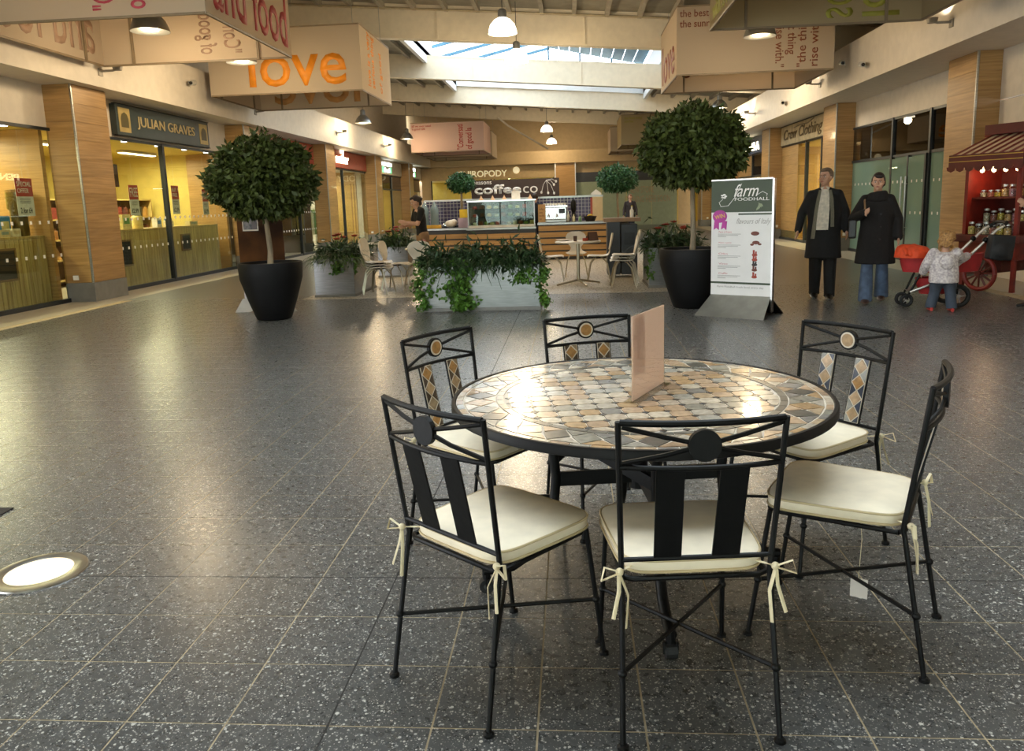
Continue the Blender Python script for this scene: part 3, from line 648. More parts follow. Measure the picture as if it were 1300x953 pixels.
place('black metal chair seen side on at the right of the mosaic table', 1.109, 2.435, 152, tags=('paper',))
place('black metal chair with tan and navy mosaic slats at the far right of the table', 1.142, 3.363, -144.5, tags=('label',))
place('black metal chair behind the table, left of the pink menu card', .065, 3.762, -72, navyset=False)
place('black metal chair with brown diamond slats at the far left of the table', -.592, 3.363, -34.5, navyset=False)
# ---------------------------------------------------------------- menu card on the table
pink = fabricmat('pink_card', '#f8e2d4', .5); clear = glassmat('clear_acrylic', '#f4f4f0', 1.0)
mt = thing('menu_holder', 'tall pale pink menu card in a clear holder standing on the mosaic table', 'menu holder', (.275, 2.888, .7415), math.atan2(.312, .150))
MB().box(-.172, .172, -.003, .003, 0, .312).build('clear_sleeve', clear, mt); MB().box(-.172, .172, -.03, .03, 0, .003).build('base', clear, mt)
MB().box(-.166, .166, -.0018, .0018, .004, .308).build('card', pink, mt)
MB().box(-.15, -.04, .0035, .004, .09, .30).build('printed_panel', fabricmat('pale_pink_print', '#f2cdb8', .5), mt)
# ---------------------------------------------------------------- floor uplight and mat
ul = thing('floor_uplight', 'round glowing steel rimmed light set into the floor at the left', 'floor light', (-2.235, 2.91, 0))
MB().lathe([(.125, 0), (.185, 0), (.182, .006), (.135, .010), (.125, .004)], 40).build('steel_rim', steel, ul, smooth=True)
MB().lathe([(.0001, .002), (.130, .002), (.130, .006), (.0001, .0075)], 40).build('lens', emitmat('uplight_lens', '#f4e4c8', .6), ul, smooth=True)
mf = MB().box(-3.9, -2.86, 3.2, 3.61, 0, .006).build('floor_mat', pm('brown_mat', '#2a221a', .9, var=.2, scale=80, bump=.3), None); tag(mf, 'dark brown floor mat at the far left edge', 'mat')
# ================================================================ HANGING LANTERN BOXES
fab = fabricmat('lantern_fabric', '#d9c9b2', .42); fabp = fabricmat('lantern_fabric_pink', '#dcc0b4', .4); fabg = fabricmat('lantern_fabric_green', '#b9a884', .35)
faint = pm('faint_print', '#a98a74', .6); faint2 = pm('faint_orange', '#cf9c62', .6); red = pm('red_print', '#b03a35', .6); orange = pm('orange_print', '#e08a1c', .6); brown_t = pm('brown_print', '#8a4a2c', .6); green_t = pm('green_print', '#a8a23c', .6); pinkr = pm('pink_print', '#c8485a', .6)
def lbox(label, x0, x1, y0, y1, z0, z1, fm, texts):
    cx, cy = (x0+x1)/2, (y0+y1)/2; t = thing('hanging_lantern', label, 'hanging sign', (cx, cy, z0), 0, 'printed fabric lantern boxes under the roof')
    w, d, h = (x1-x0)/2, (y1-y0)/2, z1-z0
    P = {'n': MB().box(-w, w, -d, -d+.015, 0, h).build('fabric_panel', fm, t), 'f': MB().box(-w, w, d-.015, d, 0, h).build('fabric_panel', fm, t),
         'l': MB().box(-w, -w+.015, -d+.015, d-.015, 0, h).build('fabric_panel', fm, t), 'r': MB().box(w-.015, w, -d+.015, d-.015, 0, h).build('fabric_panel', fm, t)}
    fr = MB()
    for z in (.01, h-.01):
        for a_, b_ in (((-w, -d), (w, -d)), ((w, -d), (w, d)), ((w, d), (-w, d)), ((-w, d), (-w, -d))): fr.bar((*[q*.995 for q in a_], z), (*[q*.995 for q in b_], z), .03)
    fr.build('frame', pm('frame_brown', '#8d7a60', .5), t)
    for s in (-.33, .33):
        MB().box(w*s*2-.02, w*s*2+.02, d-.05, d-.018, 0, h).build('inner_rib', pm('frame_brown', '#8d7a60'), t); MB().box(-w+.018, -w+.05, d*s*2-.02, d*s*2+.02, 0, h).build('inner_rib', pm('frame_brown', '#8d7a60'), t)
    for sx in (-1, 1):
        for sy in (-1, 1):
            X_, Y_ = cx+sx*w*.9, cy+sy*d*.9; MB().tube([(sx*w*.9, sy*d*.9, h), (sx*w*.9, sy*d*.9, max(h+.05, rz(X_, 6.0)-z0-.02))], .006, 4).build('suspension_wire', steel, t)
    ax = {'n': ((1, 0, 0), lambda u, v: (u, -d-.004, v)), 'f': ((-1, 0, 0), lambda u, v: (u, d+.004, v)), 'l': ((0, -1, 0), lambda u, v: (-w-.004, u, v)), 'r': ((0, 1, 0), lambda u, v: (w+.004, u, v))}
    for face, s, mat, u, v, tw, th_, mode in texts:
        rt, pos = ax[face]; up = (0, 0, 1)
        if mode == 'up': rt, up = (0, 0, 1), tuple(-q for q in rt)
        elif mode == 'down': rt, up = (0, 0, -1), rt
        F_ = frame(pos(u, v), rt, up); text('lettering', s, mat, F_ @ Matrix.Translation((0, 0, -.022)), tw, th_, .024, P[face], bold=.012 if th_ and th_ > .5 else .004)
lbox('white lantern box at top left, printed and food in red', -7.85, -4.58, 10.25, 13.4, 3.95, 5.3, fab, [('r', 'and food', red, .05, .52, 2.75, .8, ''), ('l', 'and food', faint, 0, .55, 2.7, .8, ''), ('n', '"Conversation\nof good', pinkr, .55, .75, 1.3, .8, 'up'), ('f', '"Conversation\nof good', faint, .4, .72, 1.2, .8, 'up')])
lbox('cream lantern box printed love in large orange letters, left of the rooflight', -7.78, -4.42, 17.3, 20.1, 3.95, 5.32, fab, [('n', 'love', orange, .28, .62, 2.15, .95, ''), ('f', 'love', faint2, -.2, .6, 2.2, .95, ''), ('r', 'love is a very\nserious thing', orange, -.5, .75, 1.15, .7, 'up'), ('r', 'of good', orange, .4, .6, .9, .3, 'up')])
lbox('tan lantern box printed with brown lines about the best thing, right of the rooflight', 2.23, 5.40, 17.25, 20.1, 3.95, 5.32, fab, [('n', 'the best thing\nthe sunrise with', brown_t, -.95, 1.12, 1.15, .34, ''), ('n', '"best thing\nsunrise with."', brown_t, .62, .66, 1.15, .42, 'down'), ('n', '"the thing\nrise with."', brown_t, 1.05, .6, 1.05, .42, 'up'), ('l', 'love', brown_t, 0, .55, 2.2, .85, ''), ('f', 'some thing', brown_t, 0, .6, 2.2, .5, '')])
lbox('olive lantern box at top right with faint mirrored letters inside', 2.16, 5.28, 9.8, 12.85, 3.95, 5.3, fabg, [('l', 'the best thing\nto see the sunrise\nwith is love', green_t, 0, .6, 2.6, 1.0, ''), ('f', 'love', green_t, .95, .6, 1.0, .55, 'up'), ('f', 'some', green_t, .35, .6, 1.0, .4, 'up')])
lbox('pale pink lantern box with red vertical lettering above the left shops', -7.45, -4.0, 37.6, 40.7, 3.95, 5.3, fabp, [('n', '"Conversati\nof good la', red, .85, .65, 1.15, .8, 'up'), ('n', 'all we ever need\nis good talk', red, -1.2, 1.12, .9, .26, '')])
lbox('far cream lantern box with orange love lettering behind the pink one', -7.6, -4.1, 42.3, 45.3, 3.95, 5.25, fab, [('n', 'love', orange, .35, .55, 2.2, .9, '')])
lbox('pale yellow lantern box behind the right potted tree', 2.35, 5.45, 37.6, 40.7, 3.95, 5.3, fabg, [('n', 'the best thing\nsunrise', green_t, -1.0, 1.12, .8, .26, '')])
lbox('plain tan lantern box farthest away on the right', 2.1, 5.3, 42.3, 45.3, 3.95, 5.2, fab, [])
# ================================================================ PENDANT LAMPS
alu = pm('spun_aluminium', '#b9bbba', .32, .9, var=.05); bulbm = emitmat('lamp_mouth', '#fff4e0', 14); prism_m = emitmat('lamp_prism', '#fff1da', 4.5)
PM = {}
PM['shade'] = MB().lathe([(.285, 0), (.275, .05), (.235, .15), (.15, .25), (.09, .29), (.085, .285), (.14, .24), (.225, .14), (.265, .05), (.275, .004), (.285, 0)], 28).mesh('shade', alu, True)
PM['prism'] = MB().lathe([(.285, 0), (.28, .06), (.245, .17), (.165, .26), (.09, .30)], 28).mesh('shade', prism_m, True)
PM['mouth'] = MB().lathe([(.0001, .03), (.255, .03), (.255, .045), (.0001, .045)], 24).mesh('diffuser', bulbm, True)
PM['cap'] = MB().lathe([(.09, .28), (.09, .30), (.085, .44), (.05, .47), (.012, .48)], 16).mesh('gear_housing', pm('lamp_grey', '#6f6f6c', .45, .3), True)
def pendant(label, x, y, z, prism=False, power=1.0, col=WHITE):
    t = thing('pendant_lamp', label, 'lamp', (x, y, z), 0, 'bell shaped pendant lamps')
    link('shade', PM['prism' if prism else 'shade'], t); link('diffuser', PM['mouth'], t); link('gear_housing', PM['cap'], t)
    MB().tube([(0, 0, .47), (0, 0, max(.55, rz(x, 6.0)-z))], .008, 5).build('cord', pm('black_cord', '#222222', .6), t)
    light('lamp_glow', 'POINT', (0, 0, -.12), LAMP_W*power, col, t, .16)
pendant('glowing glass bell lamp hanging high in the centre before the roof beam', -1.3, 16.5, 4.80, True)
pendant('second glass bell lamp just below the one in front of the roof beam', -1.22, 19.45, 4.74, True)
pendant('bell lamp hanging inside the top left lantern box', -6.27, 12.05, 4.17, power=.6)
pendant('bell lamp hanging between the and food box and the love box', -6.2, 15.25, 4.25)
pendant('bell lamp hanging under the olive box at top right', 3.42, 15.1, 4.25, power=.55)
pendant('bell lamp beneath the far edge of the tan lantern box', 4.35, 21.6, 4.28)
pendant('small steel bell lamp below the right end of the love box', -7.3, 28.4, 4.42)
pendant('small steel bell lamp beside the pink lantern box', -7.3, 36.0, 4.45)
pendant('small steel bell lamp above the right potted tree', 5.2, 28.8, 4.48)
pendant('far glass bell lamp in the centre before the end wall', -1.07, 37.8, 4.7, True)
pendant('farthest glass bell lamp close to the end wall', -1.0, 44.2, 4.6, True)
# the same run of lamps goes on over the camera
for x, y, z, n in ((-6.2, 5.0, 4.3, 'left'), (4.0, 5.5, 4.3, 'right')): pendant('bell lamp overhead on the %s behind the view' % n, x, y, z, power=.7 if x < 0 else .35)
# wall spots washing the bulkheads
def wallspot(label, x, y, z, s):
    t = thing('wall_spotlight', label, 'spotlight', (x, y, z), 0, 'small spotlights on the bulkheads')
    MB().box(-.05 if s > 0 else -.01, .01 if s > 0 else .05, -.06, .06, -.08, .04).build('bracket', pm('spot_grey', '#8a8378', .5, .3), t)
    MB().tube([(0, 0, 0), (s*.16, .10, .02), (s*.22, .16, .05)], .02, 8).lathe([(.07, .03), (.085, .10), (.07, .105), (.05, .05)], 14, (s*.22, .16, 0)).build('lamp_head', pm('spot_grey', '#8a8378'), t, smooth=True)
    light('spot_glow', 'SPOT', (s*.20, .12, .10), UP_W, (1, .88, .70), t, .04, target=(-s*.10, .25, .9), angle=2.2)
for y, z in ((13.6, 3.92), (20.4, 3.98), (27.6, 4.05), (34.6, 4.08)): wallspot('small spotlight on the left bulkhead %s' % {13.6: 'by the corner of the top left box', 20.4: 'under the love box', 27.6: 'above the red sign', 34.6: 'above the first white lit sign'}[y], BLX+.01, y, z, 1)
for y, z in ((13.3, 4.0), (19.85, 4.0), (26.6, 4.05), (31.0, 4.0)): wallspot('small spotlight on the right bulkhead %s' % {13.3: 'at the far right', 19.85: 'beside the tan lantern box', 26.6: 'above the tan sign', 31.0: 'above the blue sign'}[y], BRX-.01, y, z, -1)
def camera_dome(label, x, y, z, s):
    t = thing('security_camera', label, 'security camera', (x, y, z)); MB().tube([(0, 0, -.1), (s*.03, 0, 0), (s*.12, -.02, 0)], .02, 6).build('arm', white, t)
    MB().tube([(s*.10, .02, .0), (s*.14, -.22, -.04)], .055, 12).build('housing', pm('camera_grey', '#b9b4aa', .4), t, smooth=True); MB().tube([(s*.14, -.215, -.04), (s*.145, -.25, -.046)], .035, 10).build('lens', pm('lens_black', '#0d0d0e', .15), t)
camera_dome('small camera on the left bulkhead beside the love box', BLX, 16.9, 4.2, 1); camera_dome('small camera high on the right bulkhead by the tan box', BRX, 18.1, 4.2, -1)
camera_dome('grey camera low on the right bulkhead near the column', BRX, 16.9, 3.97, -1); camera_dome('tiny camera on the right bulkhead above the potted tree', BRX, 22.9, 3.96, -1)
# ================================================================ SHOP SIGNS
def board(label, x0, x1, y0, y1, z0, z1, mat, name='shop_sign'):
    cx, cy = (x0+x1)/2, (y0+y1)/2; t = thing(name, label, 'sign', (cx, cy, z0)); MB().box(x0-cx, x1-cx, y0-cy, y1-cy, 0, z1-z0).build('board', mat, t, bevel=.008); return t
LM = lambda u, v, o=.06: frame((o, u, v), (0, 1, 0), (0, 0, 1)); RM = lambda u, v, o=.06: frame((-o, u, v), (0, -1, 0), (0, 0, 1))
t = board('dark green shop sign with gold letters over the yellow shop', XL-.02, XL+.1, 14.98, 18.9, 3.0, 3.58, pm('sign_green', '#2c3b3e', .4, coat=.2))
text('lettering', 'JULIAN GRAVES', pm('gold_letters', '#cdb98a', .4), LM(0, .28, .062), 2.45, .26, .01, t, bold=.01)
for y in (-1.68, 1.68):
    e = MB().box(.06, .068, y-.2, y+.2, .06, .52).build('emblem_panel', pm('emblem_gold', '#b5a068', .5), t); MB().prism([(-.13, -.12), (.13, -.12), (.13, .05), (.09, .13), (0, .17), (-.09, .13), (-.13, .05)], frame((.069, y, .27), (0, 1, 0), (0, 0, 1)), .004).build('emblem_arch', pm('emblem_dark', '#5a5334', .5), e)
MB().box(-.005, .075, -1.97, 1.97, -.012, 0).build('edge_trim', blackm, t); MB().box(-.005, .075, -1.97, 1.97, .58, .592).build('edge_trim', blackm, t)
redm = pm('sign_red', '#a3402a', .45); litm = emitmat('lit_letters', '#fff0c8', 7)
board('plain red shop fascia behind the left potted tree', XL-.02, XL+.06, 21.15, 26.85, 2.98, 3.62, redm)
t = board('red shop sign with small glowing white letters', XL-.02, XL+.1, 28.0, 33.7, 2.99, 3.63, redm); text('lettering', 'antler', litm, LM(-.75, .34, .07), 1.7, .36, .02, t, bold=.02)
MB().prism([(-.2, 0), (.2, 0), (.24, .13), (.1, .06), (0, .17), (-.1, .06), (-.24, .13)], LM(-.75, .53, .07), .02).build('crown_mark', litm, t)
sw = pm('sign_white', '#cfc6b4', .5); gl = emitmat('green_lit', '#6ad08a', 3)
for y0, y1, lb in ((34.9, 40.8, 'white sign with lit letters and green marks, next after the red sign'), (42.0, 45.9, 'white sign with lit letters and green marks, farthest on the left')):
    t = board(lb, XL-.02, XL+.1, y0, y1, 2.99, 3.63, sw); k = (y1-y0)/5.9
    text('lettering', 'HEALTH', emitmat('lit_white', '#ffffff', 5), LM(-.35*k, .47, .07), 1.9*k, .16, .02, t, bold=.02); text('lettering', 'food', emitmat('lit_white', '#ffffff', 5), LM(-.35*k, .2, .07), 1.0*k, .2, .02, t, bold=.02)
    for s in (-1, 1): MB().box(.06, .08, -.35*k+s*.75*k-.16, -.35*k+s*.75*k+.16, .08, .34).build('green_mark', gl, t)
tan = pm('sign_tan', '#b3a07a', .55, var=.12, scale=5); dkb = pm('sign_brown', '#6a5a3c', .5)
t = board('tan shop sign with carved script letters on the right wall', XR-.1, XR+.02, 22.4, 27.35, 3.03, 3.62, tan); text('lettering', 'Crew Clothing', dkb, RM(.1, .26, .062), 4.0, .42, .015, t, shear=.25, bold=.006)
MB().tube([(-.07, .9, .46), (-.07, .2, .50), (-.07, -.5, .47), (-.07, -1.1, .56)], .015, 5).build('oar_mark', dkb, t)
MB().box(-.075, .01, -2.5, 2.5, -.02, 0).build('edge_trim', pm('dark_edge', '#2c2416', .5), t); MB().box(-.075, .01, -2.5, 2.5, .59, .61).build('edge_trim', pm('dark_edge', '#2c2416'), t)
t = board('blue shop sign with glowing white letters on the right wall', XR-.1, XR+.02, 28.6, 34.3, 3.03, 3.62, pm('sign_blue', '#4a5a78', .45)); text('lettering', 'PENINSULA', litm, RM(.75, .26, .062), 3.6, .3, .02, t, bold=.03)
t = thing('wall_lettering', 'small gold chiropody letters on the end wall bulkhead', 'lettering', (-5.15, 45.98, 3.0)); 
wlm = pm('pale_gold', '#efe0b4', .4, emit='#efe0b4', estr=.8)
MB().box(-3.0, 4.6, .82, .87, -.1, .62).build('backing_board', beige, t); text('lettering', 'CHIROPODY', wlm, frame((0, .815, .22), (1, 0, 0), (0, 0, 1)), 2.9, .36, .012, t, bold=.008)
MB().ball((2.0, .78, .36), .2, .06, .2).build('round_emblem', wlm, t, smooth=True)
# ================================================================ TREES IN POTS
leafm = pm('ficus_leaf', '#4f5a24', .55, var=.2, scale=9, col2='#2a3412', spec=.3); leaf_far = pm('shrub_leaf', '#3a6a3c', .5, var=.2, scale=6, col2='#1f4226')
bark = pm('pale_bark', '#8f8068', .8, var=.2, scale=12, stretch=(1, 1, .3), bump=.3); soil = pm('soil', '#3a2f25', .95, var=.3, scale=40, bump=.5)
potm = pm('black_pot', '#0c0c0d', .6, var=.15, scale=8, bump=.04, spec=.25)
def crown(n, c, rx, rz_, l, w, flat=0., shell=.55):
    P = unit(rng.normal(size=(n, 3))); r = shell + (1-shell)*rng.random((n, 1))**.6
    lump = 1 + .07*np.sin(P[:, :1]*9+1) * np.cos(P[:, 1:2]*8) + .05*np.sin(P[:, 2:3]*13); Q = P*r*lump*np.array([[rx, rx, rz_]])
    Q[:, 2] = np.where(Q[:, 2] < 0, Q[:, 2]*(1-flat), Q[:, 2]); D = P*.5 + rng.normal(size=(n, 3))*.6 + np.array([[0, 0, -.35]])
    return leafquads(Q + np.array([c]), D, l*(.7+.6*rng.random(n)), w*(.7+.6*rng.random(n)))
def potted_tree(label, x, y, rtop, rbot, h, tz, rx, rz_, n, leaf=leafm, ll=.075, offx=0., mat=potm):
    t = thing('potted_tree', label, 'tree', (x, y, 0))
    MB().lathe([(rbot-.02, 0), (rbot, .015), (rbot+(rtop-rbot)*.45, h*.33), (rtop-.03*rtop, h*.72), (rtop, h*.95), (rtop-.008, h), (rtop-.04, h), (rtop-.05, h-.06), (.0001, h-.06)], 40).build('pot', mat, t, smooth=True)
    MB().lathe([(.0001, h-.055), (rtop-.05, h-.055), (rtop-.06, h-.04), (.0001, h-.02)], 24).build('soil', soil, t, smooth=True)
    tr = MB().tube([(0, 0, h-.08), (.015, .01, h+.15), (offx*.4, -.01, (h+tz)/2), (offx, 0, tz-rz_*.35), (offx, 0, tz+rz_*.2)], [.042, .036, .032, .03, .02], 10)
    for k in range(7):
        a_ = k*2*PI/7; tr.tube([(offx, 0, tz-rz_*.4), (offx+math.cos(a_)*rx*.35, math.sin(a_)*rx*.35, tz-rz_*.05), (offx+math.cos(a_)*rx*.65, math.sin(a_)*rx*.65, tz+rz_*.25)], [.016, .011, .005], 6)
    tr.build('trunk', bark, t, smooth=True)
    quads('foliage', np.concatenate([crown(n, (offx, 0, tz), rx, rz_, ll, ll*.5, .25), crown(n//4, (offx, 0, tz+.02), rx*.6, rz_*.6, ll*1.1, ll*.6, .25, .1)]), leaf, t, 'stuff')
    return t
potted_tree('round clipped fig tree in a black tub on the left, in front of the banner', -4.08, 10.42, .425, .235, .775, 1.83, .70, .62, 9000, ll=.092)
potted_tree('round clipped fig tree in a black tub on the right, behind the foodhall sign', 1.60, 10.72, .435, .25, .79, 2.05, .70, .60, 9000, ll=.092)
potted_tree('small round green tree left of the coffee sign', -3.02, 22.0, .3, .2, .9, 2.03, .38, .31, 2600, leaf_far, .07)
potted_tree('small round green tree right of the coffee counter', 1.28, 22.3, .3, .2, .9, 2.0, .56, .42, 3400, leaf_far, .08)
# ================================================================ STEEL PLANTERS
brush = pm('brushed_steel', '#8f9090', .3, .9, var=.08, scale=5, stretch=(1, 1, 12)); fern = pm('fern_blade', '#33502a', .5, var=.25, scale=7, col2='#1a2e14'); ivy = pm('ivy_leaf', '#5f8a2c', .5, var=.2, scale=8, col2='#34581a'); variegated = pm('spider_blade', '#5f7a3a', .5, var=.2, scale=9, col2='#33501f')
redf = pm('red_flower', '#9a2e20', .45, var=.1)
def planter(label, x0, x1, y0, y1, z1, blades_n, ivys, flowers=0, bl=.5, mat=fern, spider=0):
    cx, cy = (x0+x1)/2, (y0+y1)/2; w, d = (x1-x0)/2, (y1-y0)/2; t = thing('steel_planter', label, 'planter', (cx, cy, 0), 0, 'brushed steel planters around the cafe')
    b = MB().box(-w-.015, w+.015, -d-.015, d+.015, 0, .045).build('base_plinth', plinthm, t)
    m = MB(); 
    for x_0, x_1, y_0, y_1 in ((-w, w, -d, -d+.02), (-w, w, d-.02, d), (-w, -w+.02, -d+.02, d-.02), (w-.02, w, -d+.02, d-.02)): m.box(x_0, x_1, y_0, y_1, .045, z1)
    m.build('trough', brush, t); MB().box(-w+.02, w-.02, -d+.02, d-.02, z1-.1, z1-.05).build('soil', soil, t)
    if blades_n:
        P = np.stack([rng.uniform(-w*.9, w*.9, blades_n), rng.uniform(-d*.8, d*.8, blades_n), np.full(blades_n, z1-.06)], 1)
        D = np.stack([rng.normal(size=blades_n)*.7, rng.normal(size=blades_n)*.6-.25, rng.uniform(1.0, 1.9, blades_n)], 1)
        quads('fern_foliage', blades(P, D, bl*rng.uniform(.6, 1.2, blades_n)*(1-.35*(np.abs(P[:, 0])/w)**3), .036, .72), mat, t, 'stuff')
        nn = blades_n; Q = np.stack([rng.uniform(-w, w, nn), rng.uniform(-d, d*.9, nn), z1-.05+np.abs(rng.normal(size=nn))*.13], 1); quads('fern_undergrowth', leafquads(Q, rng.normal(size=(nn, 3))+np.array([[0, -.4, -.3]]), .16, .035), mat, t, 'stuff')
    if spider:
        P = np.stack([rng.uniform(-w, w, spider), rng.uniform(-d, d*.2, spider), np.full(spider, z1-.04)], 1); D = np.stack([rng.normal(size=spider)*.8, rng.normal(size=spider)*.6-.3, rng.uniform(.5, 1.1, spider)], 1)
        quads('spider_plant', blades(P, D, .42*rng.uniform(.7, 1.2, spider), .022, .8), variegated, t, 'stuff')
    for k, (ux, uy, wd, dep, zt, zb, n) in enumerate(ivys):
        P = np.stack([ux + rng.normal(size=n)*wd*.5, uy - np.abs(rng.normal(size=n))*dep, rng.uniform(zb, zt, n)], 1); P[:, 0] += .04*np.sin(P[:, 2]*14)
        top = P[:, 2] > z1-.02; P[top, 1] += rng.uniform(0, .25, top.sum())
        D = np.stack([rng.normal(size=n)*.7, -.6+rng.normal(size=n)*.4, rng.normal(size=n)*.4-.4], 1); quads('ivy', leafquads(P, D, .062*rng.uniform(.6, 1.2, n), .05), ivy, t, 'stuff')
    for k in range(flowers):
        fx, fy, fz = rng.uniform(-w*.8, w*.8), rng.uniform(-d*.5, d*.5), z1+rng.uniform(.28, .42); st = MB().tube([(fx*.6, fy*.6, z1-.05), (fx, fy, fz)], .007, 5).build('flower_stem', ivy, t)
        MB().lathe([(.0001, 0), (.04, .004), (.065, .03), (.055, .034), (.0001, .012)], 10, (fx, fy, fz)).tube([(fx, fy, fz), (fx+.01, fy, fz+.05)], .006, 5).build('flower', redf, st, smooth=True)
planter('long brushed steel planter in the centre with dark ferns and trailing ivy', -2.085, -.455, 10.79, 11.36, .62, 3000, [(-.28, -.30, .19, .055, .74, .03, 900), (.80, -.15, .09, .06, .62, .10, 330), (.86, -.22, .07, .05, .55, .05, 200), (-.83, -.24, .10, .07, .70, .03, 420), (-.66, -.30, .04, .02, .62, .22, 50), (.6, -.29, .18, .04, .66, .38, 220)], bl=.72)
planter('steel planter on the left with red flowers beside the white chairs', -4.30, -3.63, 12.88, 14.3, .64, 900, [(.05, -.72, .12, .03, .66, .40, 110), (.30, -.6, .08, .04, .7, .25, 160)], 5, .72, fern, 700)
planter('steel planter further back on the left behind the stacked chairs', -4.05, -3.42, 16.3, 17.0, .64, 700, [], 5, .66)
planter('steel planter on the right behind the black tub', 1.26, 2.1, 13.12, 14.2, .66, 1100, [(-.40, -.5, .06, .04, .66, .15, 120)], 6, .68, fern, 260)
for k in range(2):   # broad dark leaves in the flowering planters
    pass
# ================================================================ COFFEE KIOSK
slatm = pm('oak_slat', '#b48c55', .45, var=.12, scale=1.5, stretch=(1, 1, 30), col2='#9a7440', rnd=.06); darkc = pm('dark_counter', '#2a231c', .35, var=.1); stone_t = pm('worktop', '#1f1c19', .3)
def counter(label, x0, x1, y0, y1, h):
    cx = (x0+x1)/2; t = thing('cafe_counter', label, 'counter', (cx, (y0+y1)/2, 0)); w = (x1-x0)/2; d = (y1-y0)/2
    MB().box(-w, w, -d+.03, d, 0, h-.06).build('body', darkc, t); MB().box(-w-.02, w+.02, -d-.04, d, h-.045, h).build('worktop', stone_t, t, bevel=.006); MB().box(-w-.02, w+.02, -d-.05, -d-.04, h-.05, h-.005).build('steel_edge', steel, t)
    z = .08; 
    while z+.12 < h-.06: MB().box(-w, w, -d, -d+.03, z, z+.125).build('slat', slatm, t, bevel=.004); z += .165
    return t
counter('oak slatted coffee counter with dark top on the right of the kiosk', -.84, .90, 20.22, 20.95, .945)
counter('lower oak slatted counter carrying the glass food display', -2.68, -.92, 20.3, 21.0, .86)
counter('short counter at the left end of the coffee kiosk', -4.1, -2.75, 20.9, 21.5, .86)
tilem = newmat('purple_tiles'); m_, t_, b_ = tilem; br = t_.nodes.new('ShaderNodeTexBrick'); br.offset = 0; br.inputs['Scale'].default_value = 1; br.inputs['Brick Width'].default_value = .1; br.inputs['Row Height'].default_value = .1; br.inputs['Mortar Size'].default_value = .006
br.inputs['Color1'].default_value = (*lin('#2c2440'), 1); br.inputs['Color2'].default_value = (*lin('#3a2f50'), 1); br.inputs['Mortar'].default_value = (*lin('#a59c9c'), 1)
g_ = t_.nodes.new('ShaderNodeNewGeometry'); sp_ = t_.nodes.new('ShaderNodeSeparateXYZ'); cb_ = t_.nodes.new('ShaderNodeCombineXYZ'); t_.links.new(g_.outputs['Position'], sp_.inputs[0]); t_.links.new(sp_.outputs[0], cb_.inputs[0]); t_.links.new(sp_.outputs[2], cb_.inputs[1]); t_.links.new(cb_.outputs[0], br.inputs['Vector']); t_.links.new(br.outputs[0], b_.inputs['Base Color']); b_.inputs['Roughness'].default_value = .25
t = thing('kiosk_back_wall', 'low purple tiled back wall of the coffee kiosk', 'wall panel', (-1.65, 23.0, 0)); MB().box(-2.6, 2.55, 0, .12, 0, 1.57).build('tiled_panel', m_, t); MB().box(-2.62, 2.57, -.03, .14, 1.57, 1.62).build('capping', steel, t); MB().box(2.2, 2.26, -.02, 0, .9, 1.55).build('red_strip', redm, t); MB().box(2.26, 2.55, -.03, 0, .2, 1.57).build('end_panel', beige, t)
t = thing('coffee_sign', 'dark brown coffee company sign with white letters above the kiosk', 'sign', (-1.6, 23.05, 1.62)); bsm = pm('sign_chocolate', '#35221c', .5); MB().box(-1.27, 1.27, -.02, .03, 0, .52).build('board', bsm, t)
wl_ = pm('white_letters', '#ece8e2', .5); FM = lambda u, v: frame((u, -.022, v), (1, 0, 0), (0, 0, 1))
text('lettering', 'seasons', wl_, FM(-.94, .44), .53, .085, .006, t, bold=.008); text('lettering', 'coffee', wl_, FM(-.50, .25), 1.36, .27, .006, t, bold=.03); text('lettering', 'co', wl_, FM(.44, .215), .42, .19, .006, t)
for k, (px_, pz_) in enumerate(((.76, .12), (.95, .1), (1.12, .09), (1.12, .33), (1.18, .42))):
    MB().tube([(.9, -.025, .46), (px_*.6+.36, -.025, (pz_+.46)/2+.05), (px_, -.025, pz_)], .007, 5).ball((px_, -.025, pz_), .03, .006, .04).build('sprig_mark', wl_, t, smooth=True)
# display case
t = thing('display_case', 'glass food display case with a lit top on the coffee counter', 'display case', (-1.79, 20.62, .86)); cg = glassmat('case_glass', '#e4efec', 1.0)
MB().box(-.85, .85, -.3, .28, 0, .06).build('base_tray', pm('case_white', '#d8d6cf', .4), t); MB().box(-.85, .85, -.30, -.29, .06, .66).build('front_glass', cg, t); MB().box(-.85, -.84, -.29, .28, .06, .66).build('side_glass', cg, t); MB().box(.84, .85, -.29, .28, .06, .66).build('side_glass', cg, t)
MB().box(-.87, .87, -.32, .3, .66, .69).build('top_glass', emitmat('case_light', '#e6f2f0', 1.6), t)
for z in (.26, .46): MB().box(-.83, .83, -.2, .27, z, z+.012).build('shelf', cg, t)
for x in (-.85, .85): MB().box(x-.012, x+.012, -.31, -.285, 0, .68).build('frame_post', steel, t)
MB().box(-.85, .85, .27, .29, .06, .66).build('back_panel', pm('case_back', '#5a5248', .5), t)
fc = [pm('food_%d' % i, c, .6, var=.2, scale=30) for i, c in enumerate(('#8a4a2a', '#c9a24a', '#a83c28', '#7a8a3a', '#d8c8a0', '#6a4428', '#c8b46a'))]
